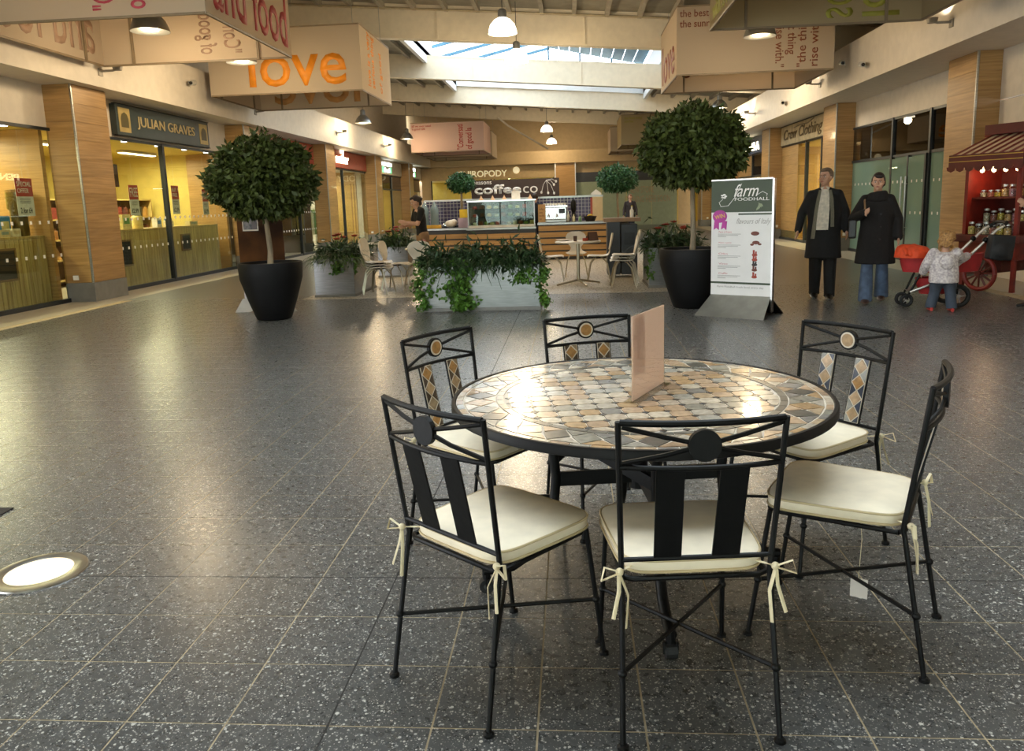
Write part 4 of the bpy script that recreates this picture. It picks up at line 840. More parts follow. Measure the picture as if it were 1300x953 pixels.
for z, n in ((.06, 11), (.272, 9), (.472, 9)):
    for i in range(n):
        x = -1.76-.74+i*(1.48/(n-1)); k = (i*3+n) % 7; h_ = .07+.05*((i*5) % 3)/2
        m2 = MB(); 
        if i % 3 == 0: m2.lathe([(.05, 0), (.06, .02), (.06, h_*.7), (.035, h_), (.0001, h_+.004)], 10)
        elif i % 3 == 1: m2.box(-.06, .06, -.07, .07, 0, .01).box(-.05, .05, -.06, .06, .01, h_*.8)
        else: m2.lathe([(.04, 0), (.06, .015), (.065, .03), (.055, h_*.8), (.02, h_), (.0001, h_)], 10)
        o = m2.build(('muffin', 'boxed_sandwich', 'pastry')[i % 3], fc[k], None, smooth=False, bevel=.003 if i % 3 == 1 else 0); o.location = (x, 20.62+(.0 if z < .1 else .03), .86+z+.002)
        tag(o, '%s, %s item from the left on the %s shelf of the glass display case' % (('round bun', 'boxed sandwich', 'small pastry')[i % 3], ORD[i], {.06: 'bottom', .272: 'middle', .472: 'top'}[z]), 'food', 'food in the display case')
for i, x in enumerate((-2.32, -1.72, -1.05, -2.02)):
    o = MB().add([(-.06, -.04, 0), (.06, -.04, 0), (.06, .04, 0), (-.06, .04, 0), (0, 0, .13)], [(0, 3, 2, 1), (0, 1, 4), (1, 2, 4), (2, 3, 4), (3, 0, 4)]).build('price_pyramid', pm('card_tan', '#c9a27c', .6), None); o.location = (x, 20.6, 1.551); tag(o, 'small tan pyramid card on top of the display case, %s from the left' % ('first', 'third', 'last', 'second')[i], 'card', 'pyramid cards on the display case')
o = MB().box(-.11, .11, -.02, .02, 0, .22).build('menu_block', pm('pale_card', '#cfc4b8', .5), None, bevel=.02); o.location = (-1.42, 20.62, 1.551); tag(o, 'pale rounded card block standing on the display case before the coffee sign', 'card')
t = thing('espresso_machine', 'steel espresso machine with cups on top behind the counter', 'coffee machine', (-.42, 20.72, .946)); MB().box(-.3, .3, -.18, .2, .06, .38).build('body', chrome, t, bevel=.02); MB().box(-.32, .32, -.2, .22, .38, .42).build('cup_tray', chrome, t); MB().box(-.3, .3, -.26, .1, 0, .06).build('drip_tray', steel, t, bevel=.008); MB().box(.1, .26, -.19, -.18, .22, .34).build('control_panel', pm('panel_black', '#161616', .3), t)
for x in (-.16, .05): MB().tube([(x, -.18, .2), (x, -.3, .18)], .02, 8).lathe([(.03, .13), (.03, .18)], 10, (x, -.2, 0)).build('group_head', chrome, t, smooth=True)
for i in range(8):
    o = MB().lathe([(.02, 0), (.032, .01), (.036, .06), (.032, .06), (.02, .012), (.0001, .012)], 12).build('coffee_cup', pm('china', '#eeece6', .3), None, smooth=True); o.location = (-.68+i*.075, 20.7+.05*(i % 2), 1.367); tag(o, ORD[i]+' white china cup from the left on top of the espresso machine', 'cup', 'cups on the espresso machine')
t = thing('price_board', 'upright tan price card standing on the coffee counter', 'card', (-.75, 20.3, .946), .1); MB().box(-.09, .09, -.006, .006, .01, .46).build('card', pm('board_tan', '#b08c5e', .6), t); MB().box(-.1, .1, -.05, .05, 0, .012).build('foot', steel, t); text('print', 'coffee\nlatte\nmocha\ntea', pm('board_print', '#5a3a24', .6), frame((0, -.0065, .22), (1, 0, 0), (0, 0, 1)), .13, .3, .001, t)
def bottle(label, x, y, z, h, r, mat, cap):
    t = thing('bottle', label, 'bottle', (x, y, z)); MB().lathe([(r*.95, 0), (r, .01), (r, h*.6), (r*.45, h*.75), (r*.4, h*.93)], 12).build('body', mat, t, smooth=True); MB().lathe([(r*.45, h*.92), (r*.45, h), (.0001, h)], 10).build('cap', cap, t)
bottle('clear flask beside the espresso machine', -.08, 20.4, .946, .26, .04, steel, chrome); bottle('pale syrup bottle on the coffee counter', .06, 20.42, .946, .2, .035, pm('syrup', '#c8c0a0', .2), blackm); bottle('green tinted bottle on the coffee counter', .22, 20.4, .946, .16, .04, pm('green_glass', '#7a9a70', .15), blackm)
t = thing('fruit_basket', 'dark basket of bananas on the coffee counter', 'basket', (.48, 20.45, .946)); MB().lathe([(.11, 0), (.15, .07), (.17, .13), (.155, .13), (.1, .02), (.0001, .02)], 16).build('basket', pm('wicker_dark', '#2a1f16', .7, bump=.4, scale=60), t, smooth=True)
for i in range(5):
    o = MB().tube([(-.07, 0, 0), (-.03, -.02, .02), (.03, -.02, .02), (.07, 0, -.002)], [.008, .018, .018, .006], 8).build('banana', pm('banana', '#d8b422', .5), None, smooth=True); o.location = (.48, 20.375+.037*i, 1.085); o.rotation_euler = (0, 0, 0); tag(o, ORD[i]+' yellow banana from the front in the dark basket on the counter', 'banana', 'bananas in the counter basket')
o = MB().lathe([(.05, 0), (.06, .02), (.06, .18), (.04, .22), (.07, .30), (.07, .5), (.03, .56)], 14).build('coffee_grinder', blackm, None, smooth=True); o.location = (.06, 20.75, .946); tag(o, 'tall black coffee grinder behind the counter bottles', 'coffee grinder')
o = MB().box(-.14, .14, -.02, .02, 0, .05).add([(-.14, -.02, .05), (.14, -.02, .05), (.14, .02, .05), (-.14, .02, .05), (0, 0, .16)], [(0, 1, 4), (1, 2, 4), (2, 3, 4), (3, 0, 4)]).build('card_peak', white, None); o.location = (.72, 23.05, 1.622); tag(o, 'white peaked card on the right end of the tiled wall', 'card')
o = MB().box(-.1, .1, -.1, .1, 0, .22).build('yellow_box', pm('yellow_card', '#d9b21c', .5), None, bevel=.005); o.location = (-2.85, 21.05, 1.12); tag(o, 'yellow box stacked left of the display case', 'box')
o = MB().box(-.14, .14, -.12, .12, 0, .255).build('napkin_carton', pm('lilac_card', '#b9a0b4', .6), None, bevel=.01); o.location = (-2.85, 21.05, .862); tag(o, 'lilac carton under the yellow box on the kiosk counter', 'carton')
for i, x in enumerate((-3.95, -3.68)):
    t = thing('wrapped_cup_stack', 'tall clear wrapped stack of cups, %s of two at the left of the kiosk' % ('left', 'right')[i], 'cups', (x, 21.33, .862)); cgm = glassmat('clear_plastic', '#cfdcdc', 1.2, .45, '#b9c8ca')
    MB().lathe([(.1, 0), (.12, .08), (.11, .3), (.12, .5), (.06, .62), (.02, .7)], 14).build('wrap', cgm, t, smooth=True)
    for k in range(5): MB().lathe([(.07, .02+k*.1), (.09, .1+k*.1), (.085, .1+k*.1), (.066, .025+k*.1)], 12).build('cup', pm('cup_blue', '#7f97a8', .5), t)
o = MB().ball((0, 0, .1), .16, .12, .1).ball((.08, 0, .14), .1, .1, .08).build('cloth_bundle', white, None, smooth=True); o.location = (-3.22, 21.12, .87); tag(o, 'crumpled white cloth on the left kiosk counter', 'cloth')
for i, x in enumerate((-3.5, -3.0)):
    o = MB().lathe([(.0001, 0), (.07, 0), (.1, .04), (.1, .05), (.03, .13), (.0001, .14)], 14).build('cup_dome', chrome, None, smooth=True); o.location = (x+.1, 21.38, .862); tag(o, 'small steel domed dish, %s one on the left kiosk counter' % ('left', 'right')[i], 'dish')
o = MB().box(-.2, .2, -.06, .08, 0, .09).build('yellow_tray', pm('tray_yellow', '#c99a28', .5), None, bevel=.01); o.location = (-3.66, 20.96, .862); tag(o, 'yellow tray on the left kiosk counter', 'tray')
# waste station
t = thing('waste_station', 'dark grey tray and waste station with a brown top right of the counter', 'waste station', (.93, 15.3, 0)); dg = pm('dark_grey_laminate', '#34383c', .5)
MB().box(-.26, -.02, -.25, .25, .06, 1.05).build('cabinet', dg, t, bevel=.006); MB().box(0, .3, -.25, .25, .06, 1.0).build('cabinet', dg, t, bevel=.006); MB().box(.05, .25, -.26, -.25, .62, .85).build('waste_flap', pm('flap_black', '#111213', .4), t); MB().box(-.32, .36, -.3, .3, 1.05, 1.12).build('tray_top', pm('tray_brown', '#8a6a48', .5), t, bevel=.01)
for sx in (-.2, .24):
    for sy in (-.2, .2): MB().tube([(sx-.02, sy, .03), (sx+.02, sy, .03)], .03, 10).build('castor', blackm, t)
bottle('white and yellow bottle on the waste station top', 1.14, 15.2, 1.122, .22, .035, pm('bottle_white', '#e6e2d2', .4), pm('cap_yellow', '#d8c02c', .5))
# ================================================================ CAFE FURNITURE
shellm = pm('white_shell', '#ddd3c0', .4, var=.03); legm = pm('satin_leg', '#b0a894', .28, .9)
def shell_mesh():
    st = [(.20, .435, .17), (.17, .452, .195), (.05, .446, .205), (-.08, .44, .195), (-.155, .447, .165), (-.195, .475, .125), (-.215, .52, .10), (-.225, .57, .11), (-.24, .63, .155), (-.255, .70, .195), (-.268, .77, .20), (-.278, .83, .165), (-.283, .865, .09)]
    nu = 9; vs = []
    for off in (0, 1):
        for i, (y, z, hw) in enumerate(st):
            j0, j1 = max(i-1, 0), min(i+1, len(st)-1); ty, tz_ = st[j1][0]-st[j0][0], st[j1][1]-st[j0][1]; L = math.hypot(ty, tz_); ny, nz_ = tz_/L*-1, ty/L
            ny, nz_ = (-ny, -nz_)
            for k in range(nu):
                u = -1+2*k/(nu-1); c_ = .022*u*u*(1 if i > 5 else .6); vs.append((u*hw, y + (c_ if i > 6 else 0) + ny*.011*off, z + (c_ if i <= 6 else 0) + nz_*.011*off))
    n = len(st); o = n*nu; fs = []
    for i in range(n-1):
        for k in range(nu-1): q = (i*nu+k, i*nu+k+1, (i+1)*nu+k+1, (i+1)*nu+k); fs.append(q); fs.append(tuple(o+a_ for a_ in reversed(q)))
    bd = [(0, k) for k in range(nu)] + [(i, nu-1) for i in range(1, n)] + [(n-1, k) for k in range(nu-2, -1, -1)] + [(i, 0) for i in range(n-2, 0, -1)]; bd = [i*nu+k for i, k in bd]
    for a_, b2 in zip(bd, bd[1:]+bd[:1]): fs.append((a_, b2, o+b2, o+a_))
    return MB().add(vs, fs)
def cafe_chair(label):
    t = thing('cafe_chair', label, 'chair', (0, 0, 0), 0, 'white shell chairs of the cafe'); shell_mesh().build('shell', shellm, t, smooth=True)
    for sx in (-1, 1):
        for y0, y1 in ((.20, .07), (-.22, -.07)): MB().tube([(sx*.22, y0, 0), (sx*.17, y0*.72, .32), (sx*.12, y1, .425), (sx*.04, y1*.5, .43)], .011, 8).build('leg', legm, t, smooth=True)
    MB().lathe([(.09, .425), (.09, .436)], 16).build('seat_mount', blackm, t); return t
cc0 = cafe_chair('white shell chair side on at the left of the round cafe table'); cc0.location = (-.36, 14.75, 0); cc0.rotation_euler = (0, 0, math.radians(-90))
def cchair(label, x, y, z, deg, tilt=None):
    c = dup(cc0, (x, y, z), math.radians(deg), label, 'white shell chairs of the cafe')
    if tilt: c.rotation_euler = tilt
    return c
cchair('white shell chair behind the round cafe table, back away from the camera', .08, 15.6, 0, 180)
cchair('white shell chair at the right of the round cafe table', .48, 14.6, 0, 90)
for i, lb in enumerate(('lowest white chair of the stack right of the round table', 'middle white chair of the stack right of the round table', 'top white chair of the stack right of the round table')): cchair(lb, .84+i*.02, 13.38+i*.01, i*.045, 90)
for i, lb in enumerate(('lowest white chair of the stack beside the left planter', 'middle white chair of the stack beside the left planter', 'top white chair of the stack beside the left planter')): cchair(lb, -3.28-.01*i, 13.22+.015*i, .042*i, -97)
cchair('white chair standing just behind the stack by the left planter', -3.15, 13.95, 0, -97)
cchair('white chair at the small table beside the waitress', -2.72, 13.75, 0, 20)
def cafe_table(label, x, y, r, h, square=False):
    t = thing('cafe_table', label, 'table', (x, y, 0)); topm = pm('table_white', '#ddd2bd', .4)
    MB().lathe([(.0001, h-.03), (r-.01, h-.03), (r, h-.02), (r, h-.005), (r-.008, h), (.0001, h)], 40).build('tabletop', topm, t, smooth=True)
    MB().tube([(0, 0, .06), (0, 0, h-.03)], .03, 14).build('column', legm, t, smooth=True); MB().lathe([(.14, h-.04), (.14, h-.03)], 16).build('top_plate', blackm, t)
    for k in range(4):
        a_ = k*PI/2+.35; MB().tube([(0, 0, .09), (math.cos(a_)*.2, math.sin(a_)*.2, .055), (math.cos(a_)*.40, math.sin(a_)*.40, .02)], [.024, .02, .014], 8).lathe([(.018, 0), (.018, .02)], 8, (math.cos(a_)*.39, math.sin(a_)*.39, 0)).build('foot', legm, t, smooth=True)
cafe_table('round white cafe table on a steel column in front of the coffee counter', .105, 13.95, .40, .77)
cafe_table('round white cafe table by the waitress on the left', -2.75, 14.45, .32, .70)
o = MB().lathe([(.0001, 0), (.08, 0), (.14, .02), (.13, .025), (.0001, .01)], 18).build('plate', white, None, smooth=True); o.location = (-.15, 14.05, .771) ; tag(o, 'white plate on the left side of the round cafe table', 'plate')
o = MB().lathe([(.025, 0), (.03, .01), (.035, .09), (.03, .09), (.0001, .01)], 12).build('pepper_pot', pm('brown_glass', '#4a2f1e', .3), None, smooth=True); o.location = (.06, 13.85, .771); tag(o, 'small brown pot in the middle of the round cafe table', 'pot')
t = thing('menu_tent', 'folded brown menu card with red top on the round cafe table', 'menu', (.36, 13.95, .771), .5); MB().add([(-.09, -.06, 0), (.09, -.06, 0), (.09, 0, .15), (-.09, 0, .15), (-.09, .06, 0), (.09, .06, 0)], [(0, 1, 2, 3), (3, 2, 5, 4)]).build('card', pm('menu_brown', '#5a3a2a', .6), t); MB().box(-.18, -.1, -.03, .03, 0, .05).build('sachet_box', redm, t)
o = MB().lathe([(.05, 0), (.06, .02), (.065, .1), (.04, .14), (.0001, .15)], 12).build('condiment_jar', pm('red_jar', '#a2402c', .4), None, smooth=True); o.location = (-2.72, 14.4, .701); tag(o, 'red condiment pot on the table by the waitress', 'pot')
# ================================================================ FOODHALL SIGN, BANNER
t = thing('foodhall_sign', 'tall white and green foodhall poster stand in front of the right tub', 'poster stand', (2.08, 9.95, 0), math.radians(-35)); t.scale = (1.2, 1, 1)
posterw = pm('poster_white', '#dcdad6', .5, var=.02); pgreen = pm('poster_green', '#2c3c1c', .45)
pn = MB().box(-.325, .325, -.012, .012, .22, 1.64).build('poster', posterw, t); MB().box(-.33, .33, -.02, .02, 1.64, 1.665).build('top_rail', steel, t, bevel=.006); MB().box(.325, .345, -.03, .03, .05, 1.65).build('side_post', steel, t)
PF = lambda u, v: frame((u, -.0125, v), (1, 0, 0), (0, 0, 1)); wl2 = wl_
MB().box(-.325, .325, -.0145, -.012, 1.26, 1.64).build('green_header', pgreen, pn)
PG = lambda u, v: frame((u, -.0148, v), (1, 0, 0), (0, 0, 1))
text('lettering', 'farm', wl2, PG(.05, 1.52), .26, .15, .002, pn, shear=.4); text('lettering', 'FOODHALL', wl2, PG(.11, 1.415), .36, .038, .002, pn)
MB().tube([(.0, -.0155, 1.60), (-.07, -.0155, 1.44), (-.14, -.0155, 1.34), (-.22, -.0155, 1.33), (-.24, -.0155, 1.38), (-.2, -.0155, 1.42)], .004, 5).build('flourish', wl2, pn); MB().tube([(.16, -.0155, 1.46), (.22, -.0155, 1.50), (.27, -.0155, 1.47), (.26, -.0155, 1.45)], .003, 5).build('flourish', wl2, pn)
for k in range(5): MB().ball((-.19+.02*math.cos(k*1.3), -.0155, 1.455+.02*math.sin(k*1.3)), .016, .002, .010).build('leaf_mark', wl2, pn)
lg_ = pm('faint_leaf', '#8f9a78', .5)
for k in range(5): MB().prism([(-.004, 0), (.014, .03), (0, .07), (-.012, .03)], frame((.16+.018*k, -.015, 1.275+.012*k), (math.cos(.5-.35*k), 0, -math.sin(.5-.35*k)), (math.sin(.5-.35*k), 0, math.cos(.5-.35*k))), .001).build('faint_leaf', lg_, pn)
rs = MB().tube([(-.23, -.0125, 1.21), (-.23, -.018, 1.21)], .078, 24).build('rosette', pm('rosette_magenta', '#a8308a', .5), pn); text('rosette_word', 'WIN', pm('rosette_yellow', '#e0c020', .5), frame((-.23, -.0185, 1.21), (.97, 0, .22), (-.22, 0, .97)), .11, .05, .001, rs)
for a_, b2 in ((-.27, -.26), (-.19, -.16)): MB().prism([(-.025, 0), (.025, 0), (.03, -.11), (0, -.085), (-.03, -.11)], frame(((a_+b2)/2, -.0128, 1.155), (1, 0, -(b2-a_)*4), ((b2-a_)*4, 0, 1)), .004).build('ribbon_tail', pm('rosette_magenta', '#a8308a'), rs)
MB().box(-.03, .32, -.0135, -.012, 1.225, 1.245).build('green_bar', pgreen, pn); text('lettering', 'flavours of Italy', pm('grey_script', '#a39f98', .6), PF(.13, 1.14), .36, .085, .0015, pn, shear=.35)
pr = pm('small_red_print', '#c26a6a', .6); pg = pm('small_grey_print', '#8f8c86', .6)
for k, z in enumerate((1.02, .885, .75, .625, .505)):
    text('small_print', ('Pasta al fresco', 'Pizza e pane', 'Olio', 'Vino', 'Caffe')[k], pr, PF(-.17+(-.02*(k > 1)), z), .14 if k < 2 else .1, .022, .001, pn)
    for q in range(3): MB().box(-.25, -.25+(.25, .22, .09)[q], -.0132, -.012, z-.03-q*.016, z-.025-q*.016).build('print_line', pg, pn)
fd = [pm('pic_brown', '#6a3320', .5), pm('pic_red', '#9a3a26', .5), pm('pic_dark', '#2e2420', .5)]
MB().ball((.15, -.0125, 1.0), .045, .003, .026).build('food_picture', fd[0], pn); MB().ball((.16, -.0125, .89), .04, .003, .022).ball((.12, -.0125, .865), .02, .003, .014).ball((.2, -.0125, .87), .02, .003, .012).build('food_picture', fd[0], pn)
for k, (z, c_) in enumerate(((.77, 1), (.71, 1), (.65, 2), (.585, 0), (.5, 1))): MB().box(.13, .15, -.0135, -.012, z-.035, z+.03).box(.155, .172, -.0135, -.012, z-.035, z+.012).ball((.15, -.0125, z-.03), .03, .002, .018).build('food_picture', fd[c_], pn)
MB().box(-.325, .325, -.0135, -.012, .375, .40).build('green_bar', pgreen, pn); text('small_print', 'Farm Foodhall fresh food every day', pg, PF(0, .335), .5, .03, .001, pn)
MB().hexa([(-.37, -.36, 0), (.37, -.36, 0), (.37, -.34, 0), (-.37, -.34, 0), (-.32, -.012, .235), (.32, -.012, .235), (.32, .008, .235), (-.32, .008, .235)]).build('foot_plate', pm('satin_plate', '#a3a196', .35, .6), t); MB().hexa([(-.37, .27, 0), (.37, .27, 0), (.37, .29, 0), (-.37, .29, 0), (-.32, 0, .235), (.32, 0, .235), (.32, .018, .235), (-.32, .018, .235)]).build('rear_foot', blackm, t)
t = thing('banner_stand', 'brown and white banner stand half hidden behind the left tub', 'poster stand', (-4.5, 11.22, 0), .05); brn = pm('banner_brown', '#2c1a0e', .7, var=.3, scale=2.2, col2='#5e3c20', spec=.1)
bn = MB().box(-.33, .33, -.01, .01, .72, 2.02).build('brown_panel', brn, t); MB().box(-.31, .33, -.01, .01, .2, .72).build('white_panel', pm('banner_white', '#d8d2d4', .4), t); MB().box(-.34, .34, -.015, .015, 2.02, 2.05).build('top_rail', steel, t)
MB().box(-.25, -.02, -.014, -.01, 1.18, 1.55).build('photo_border', white, bn); MB().box(-.235, -.035, -.016, -.014, 1.2, 1.53).build('photo_print', pm('photo_dark', '#6a625c', .4, var=.5, scale=14), bn); MB().box(-.11, -.035, -.0175, -.016, 1.2, 1.53).build('photo_print', pm('photo_brown', '#3a2a22', .4), bn)
MB().box(-.28, -.12, -.014, -.01, .32, .46).build('figure_print', pm('skin_print', '#c09070', .5, var=.3, scale=12), t)
MB().prism([(-.46, 0), (-.24, 0), (-.14, .06), (.14, .06), (.24, 0), (.46, 0), (.33, .2), (-.33, .2)], frame((0, -.02, 0), (1, 0, 0), (0, 0, 1)), .02).build('foot_plate', pm('foot_grey', '#bdb8ae', .5), t)
# ================================================================ PEOPLE
skin = pm('skin', '#c4977c', .55, var=.05, scale=20); skin2 = pm('skin_tan', '#b98a6c', .55, var=.05, scale=20)
def cap(mb, p, r, q, s, n=12): mb.tube([p, q], [r, s], n).ball(p, r, n=n, m=8); mb.ball(q, s, n=n, m=8)
def chain(mb, pts, rs, n=12):
    for i in range(len(pts)-1): cap(mb, pts[i], rs[i], pts[i+1], rs[i+1], n)
def xform(src, dst, M): dst.add([M @ Vector(p) for p in src.v], src.f)
def hand(mb, wrist, elbow, side, s=1.0, curl=.5):
    w = Vector(wrist); d = (w-Vector(elbow)).normalized(); palm_n = Vector((side, 0, 0)); palm_n = (palm_n - d*palm_n.dot(d)).normalized(); fwd = palm_n.cross(d)*-side   # thumb side, forward
    if fwd.y > 0: fwd = -fwd
    c = w + d*.045*s; m = MB(); m.mbox(Matrix(((palm_n.x, fwd.x, d.x, c.x), (palm_n.y, fwd.y, d.y, c.y), (palm_n.z, fwd.z, d.z, c.z), (0, 0, 0, 1))), .026*s, .078*s, .085*s); mb.add(m.v, m.f); cap(mb, w, .028*s, w+d*.03*s, .03*s, 8)
    for k, (o, L) in enumerate(((-.030, .062), (-.010, .072), (.010, .076), (.029, .070))):
        b = w + d*.085*s + fwd*o*s*1.0; k1 = b + (d*.8 - palm_n*side*side*0 + fwd*0)*L*.5*s - palm_n*side*.010*curl*s; k2 = k1 + (d*.7 - palm_n*side*.55*curl)*L*.5*s
        chain(mb, [b, k1, k2], [.0098*s, .009*s, .0078*s], 8)
    t0 = w + d*.03*s + fwd*.036*s; t1 = t0 + (d*.6+fwd*.6)*.035*s; t2 = t1 + (d*.9+fwd*.2-palm_n*side*.3)*.03*s; chain(mb, [t0, t1, t2], [.012*s, .0105*s, .009*s], 8)
def head(mb, c, yaw=0, pitch=0, s=1.0):
    m = MB(); m.ball((0, .012, .02), .076, .094, .105, 20, 14); m.ball((0, -.02, -.045), .058, .066, .07, 16, 10); m.ball((0, -.052, -.085), .03, .03, .026, 12, 8)
    m.tube([(0, -.078, .03), (0, -.104, -.012), (0, -.098, -.022)], [.009, .015, .012], 8); m.ball((.012, -.09, -.02), .009); m.ball((-.012, -.09, -.02), .009)
    m.ball((0, -.083, -.052), .024, .010, .009, 12, 8); m.ball((0, -.082, .04), .05, .014, .010, 12, 8)
    for sx in (-1, 1): m.ball((sx*.078, .01, -.005), .010, .022, .034, 10, 8); m.ball((sx*.045, -.055, -.02), .025, .022, .022, 10, 8)
    M = Matrix.Translation(c) @ Matrix.Rotation(yaw, 4, 'Z') @ Matrix.Rotation(pitch, 4, 'X') @ Matrix.Scale(s, 4); xform(m, mb, M); return M
def faceparts(M, parent, dark_='#2a2018', lips='#a05a50'):
    em = pm('eye_dark', '#1c1512', .3); wm = pm('eye_white', '#d8d2ca', .4)
    for sx in (-1, 1):
        e = MB(); e.ball((sx*.030, -.077, .012), .013, .008, .008, 10, 6); q = MB(); xform(e, q, M); q.build('eye', wm, parent, smooth=True)
        e = MB(); e.ball((sx*.030, -.083, .012), .0065, .005, .0065, 8, 6); q = MB(); xform(e, q, M); q.build('iris', em, parent, smooth=True)
        e = MB(); e.tube([(sx*.014, -.089, .034), (sx*.032, -.090, .038), (sx*.048, -.078, .033)], .004, 6); q = MB(); xform(e, q, M); q.build('eyebrow', pm('brow_'+dark_, dark_, .8), parent)
    e = MB(); e.tube([(-.022, -.086, -.052), (0, -.094, -.051), (.022, -.086, -.052)], [.003, .0065, .003], 8); q = MB(); xform(e, q, M); q.build('mouth', pm('lips', lips, .5), parent, smooth=True)
def shoe(parent, ank, dirx, diry, mat, s=1.0):
    m = MB(); a = Vector((ank[0], ank[1], 0)); f = Vector((dirx, diry, 0)).normalized(); sd = Vector((-f.y, f.x, 0)); lift = max(0, ank[2]-.09*max(s, 1))
    rings = [(-.085, .030, .075), (-.06, .038, .085), (.0, .040, .075), (.06, .044, .055), (.12, .044, .042), (.165, .03, .03), (.185, .012, .02)]; vs = []; n = 10
    for o, w, h in rings:
        for j in range(n):
            t = 2*PI*j/n; p = a + f*o*s + sd*math.cos(t)*w*s + Vector((0, 0, lift+.002+(h*s/2)*(1+math.sin(t)))); vs.append(p)
    fs = [(i*n+j, i*n+(j+1) % n, (i+1)*n+(j+1) % n, (i+1)*n+j) for i in range(len(rings)-1) for j in range(n)] + [tuple(range(n)), tuple((len(rings)-1)*n+j for j in range(n))]
    return m.add(vs, fs).build('shoe', mat, parent, smooth=True)
def person(label, x, y, rot, scale, J, top, trousers, shoes, hair, vox=.008, sk=skin, brow='#2a2018', topring=None, extra=None, leg_r=1.0, face=True, child=False):
    t = thing('person', label, 'person', (x, y, 0), math.radians(rot)); t.scale = (scale,)*3
    g = lambda k: Vector(J[k]); b = MB(); hs = J.get('hs', 1.0)
    hipc = (g('hipL')+g('hipR'))/2; shc = (g('shL')+g('shR'))/2
    lf = MB(); z0, z1 = hipc.z, shc.z
    def lerp(f): return hipc.x+(shc.x-hipc.x)*f, hipc.y+(shc.y-hipc.y)*f, z0+(z1-z0)*f
    R = J.get('torso', ((-.12, .10, .08), (-.05, .15, .10), (.08, .155, .105), (.35, .135, .095), (.65, .155, .11), (.9, .17, .10), (1.03, .12, .075)))
    b.loft([(*lerp(f), rx, ry) for f, rx, ry in R], 18)
    for s in 'LR':
        chain(b, [g('hip'+s), (g('hip'+s)*.5+g('kn'+s)*.5), g('kn'+s), g('kn'+s)*.6+g('an'+s)*.4+Vector((0, .012, 0)), g('an'+s)], [.088, .075, .054, .056, .038]); cap(b, g('an'+s), .034, g('an'+s)+Vector((0, -.05, -.055)), .018)
        chain(b, [g('sh'+s), (g('sh'+s)+g('el'+s))/2, g('el'+s), g('el'+s)*.65+g('wr'+s)*.35, g('wr'+s)], [.058, .05, .040, .041, .027]); hand(b, J['wr'+s], J['el'+s], 1 if s == 'L' else -1, hs)
    hc = g('head'); cap(b, shc+Vector((0, .005, -.01)), .062, hc+Vector((0, .015, -.06)), .052); M = head(b, hc, math.radians(J.get('yaw', 0)), math.radians(J.get('pitch', 0)), J.get('heads', 1.0))
    bo = bake('body', b, sk, t, vox, 5)
    if face: faceparts(M, t, brow)
    tr = MB()
    if trousers:
        kr, ar = J.get('trouser', (.085, .078)); lm = J.get('hemz', .03)
        for s in 'LR':
            a = g('an'+s); end = a + Vector((0, .01, -a.z+lm+(a.z-.09)*.8)); chain(tr, [g('hip'+s), (g('hip'+s)+g('kn'+s))/2, g('kn'+s), (g('kn'+s)+a)/2], [.112*leg_r, .10*leg_r, kr, (kr+ar)/2]); tr.tube([(g('kn'+s)+a)/2, a, end], [(kr+ar)/2, ar*.97, ar], 14)
        tr.loft([(hipc.x, hipc.y, hipc.z-.1, .15, .115), (hipc.x, hipc.y, hipc.z, .172, .12), (hipc.x, hipc.y, hipc.z+.09, .16, .115)], 18)
        bake('trousers', tr, trousers, t, max(vox, .010), 5)
    if top:
        q = MB(); q.loft([(*lerp(f), rx, ry) for f, rx, ry in topring], 22); sl = J.get('sleeve', .985); sr = J.get('sleeve_r', 1.0)
        for s in 'LR':
            cap(q, shc+(g('sh'+s)-shc)*.3+Vector((0, .01, .045)), .052, g('sh'+s)+Vector((0, 0, -.004)), .062*sr); e = g('el'+s)+(g('wr'+s)-g('el'+s))*(sl if sl > 0 else 0)
            if sl > 0: chain(q, [g('sh'+s), g('el'+s)], [.064*sr, .060*sr]); chain(q, [g('el'+s), e], [.060*sr, .052*sr])
            else: chain(q, [g('sh'+s), (g('sh'+s)*.35+g('el'+s)*.65)], [.075*sr, .062*sr])
        bake(J.get('topname', 'coat'), q, top, t, max(vox, .011), 6)
    if shoes:
        for s in 'LR': shoe(t, J['an'+s], *J.get('toe'+s, (0, -1)), shoes, 1.22)
    if hair:
        hm, kind = hair; h = MB(); h.ball((0, .036, .044), .084, .094, .096, 20, 14); h.ball((0, -.04, .102), .058, .042, .028, 12, 8)
        if kind in ('short', 'full'):
            for sx in (-1, 1): h.ball((sx*.068, .03, .03), .022, .05, .05, 10, 8)
        if kind == 'full':
            for sx in (-1, 1): h.ball((sx*.072, .03, -.005), .022, .045, .05, 10, 8)
            h.ball((0, .05, -.03), .07, .06, .08, 12, 8); h.ball((.02, -.06, .085), .06, .035, .03, 10, 8)
        if kind == 'bun': h.ball((0, .12, .03), .05, .05, .05, 12, 8); h.ball((0, .08, -.03), .055, .05, .07, 12, 8)
        if kind == 'curly':
            for k in range(26):
                a_ = k*2.4; zz = -.04+.15*((k*7) % 11)/11; rr = math.sqrt(max(.01, 1-((zz-.03)/.13)**2)); h.ball((math.cos(a_)*.082*rr, .02+abs(math.sin(a_))*.085*rr, zz), .03, n=8, m=6)
        hq = MB(); xform(h, hq, M); bake('hair', hq, hm, t, .007, 4)
    if extra: extra(t, M, J, lerp)
    return t
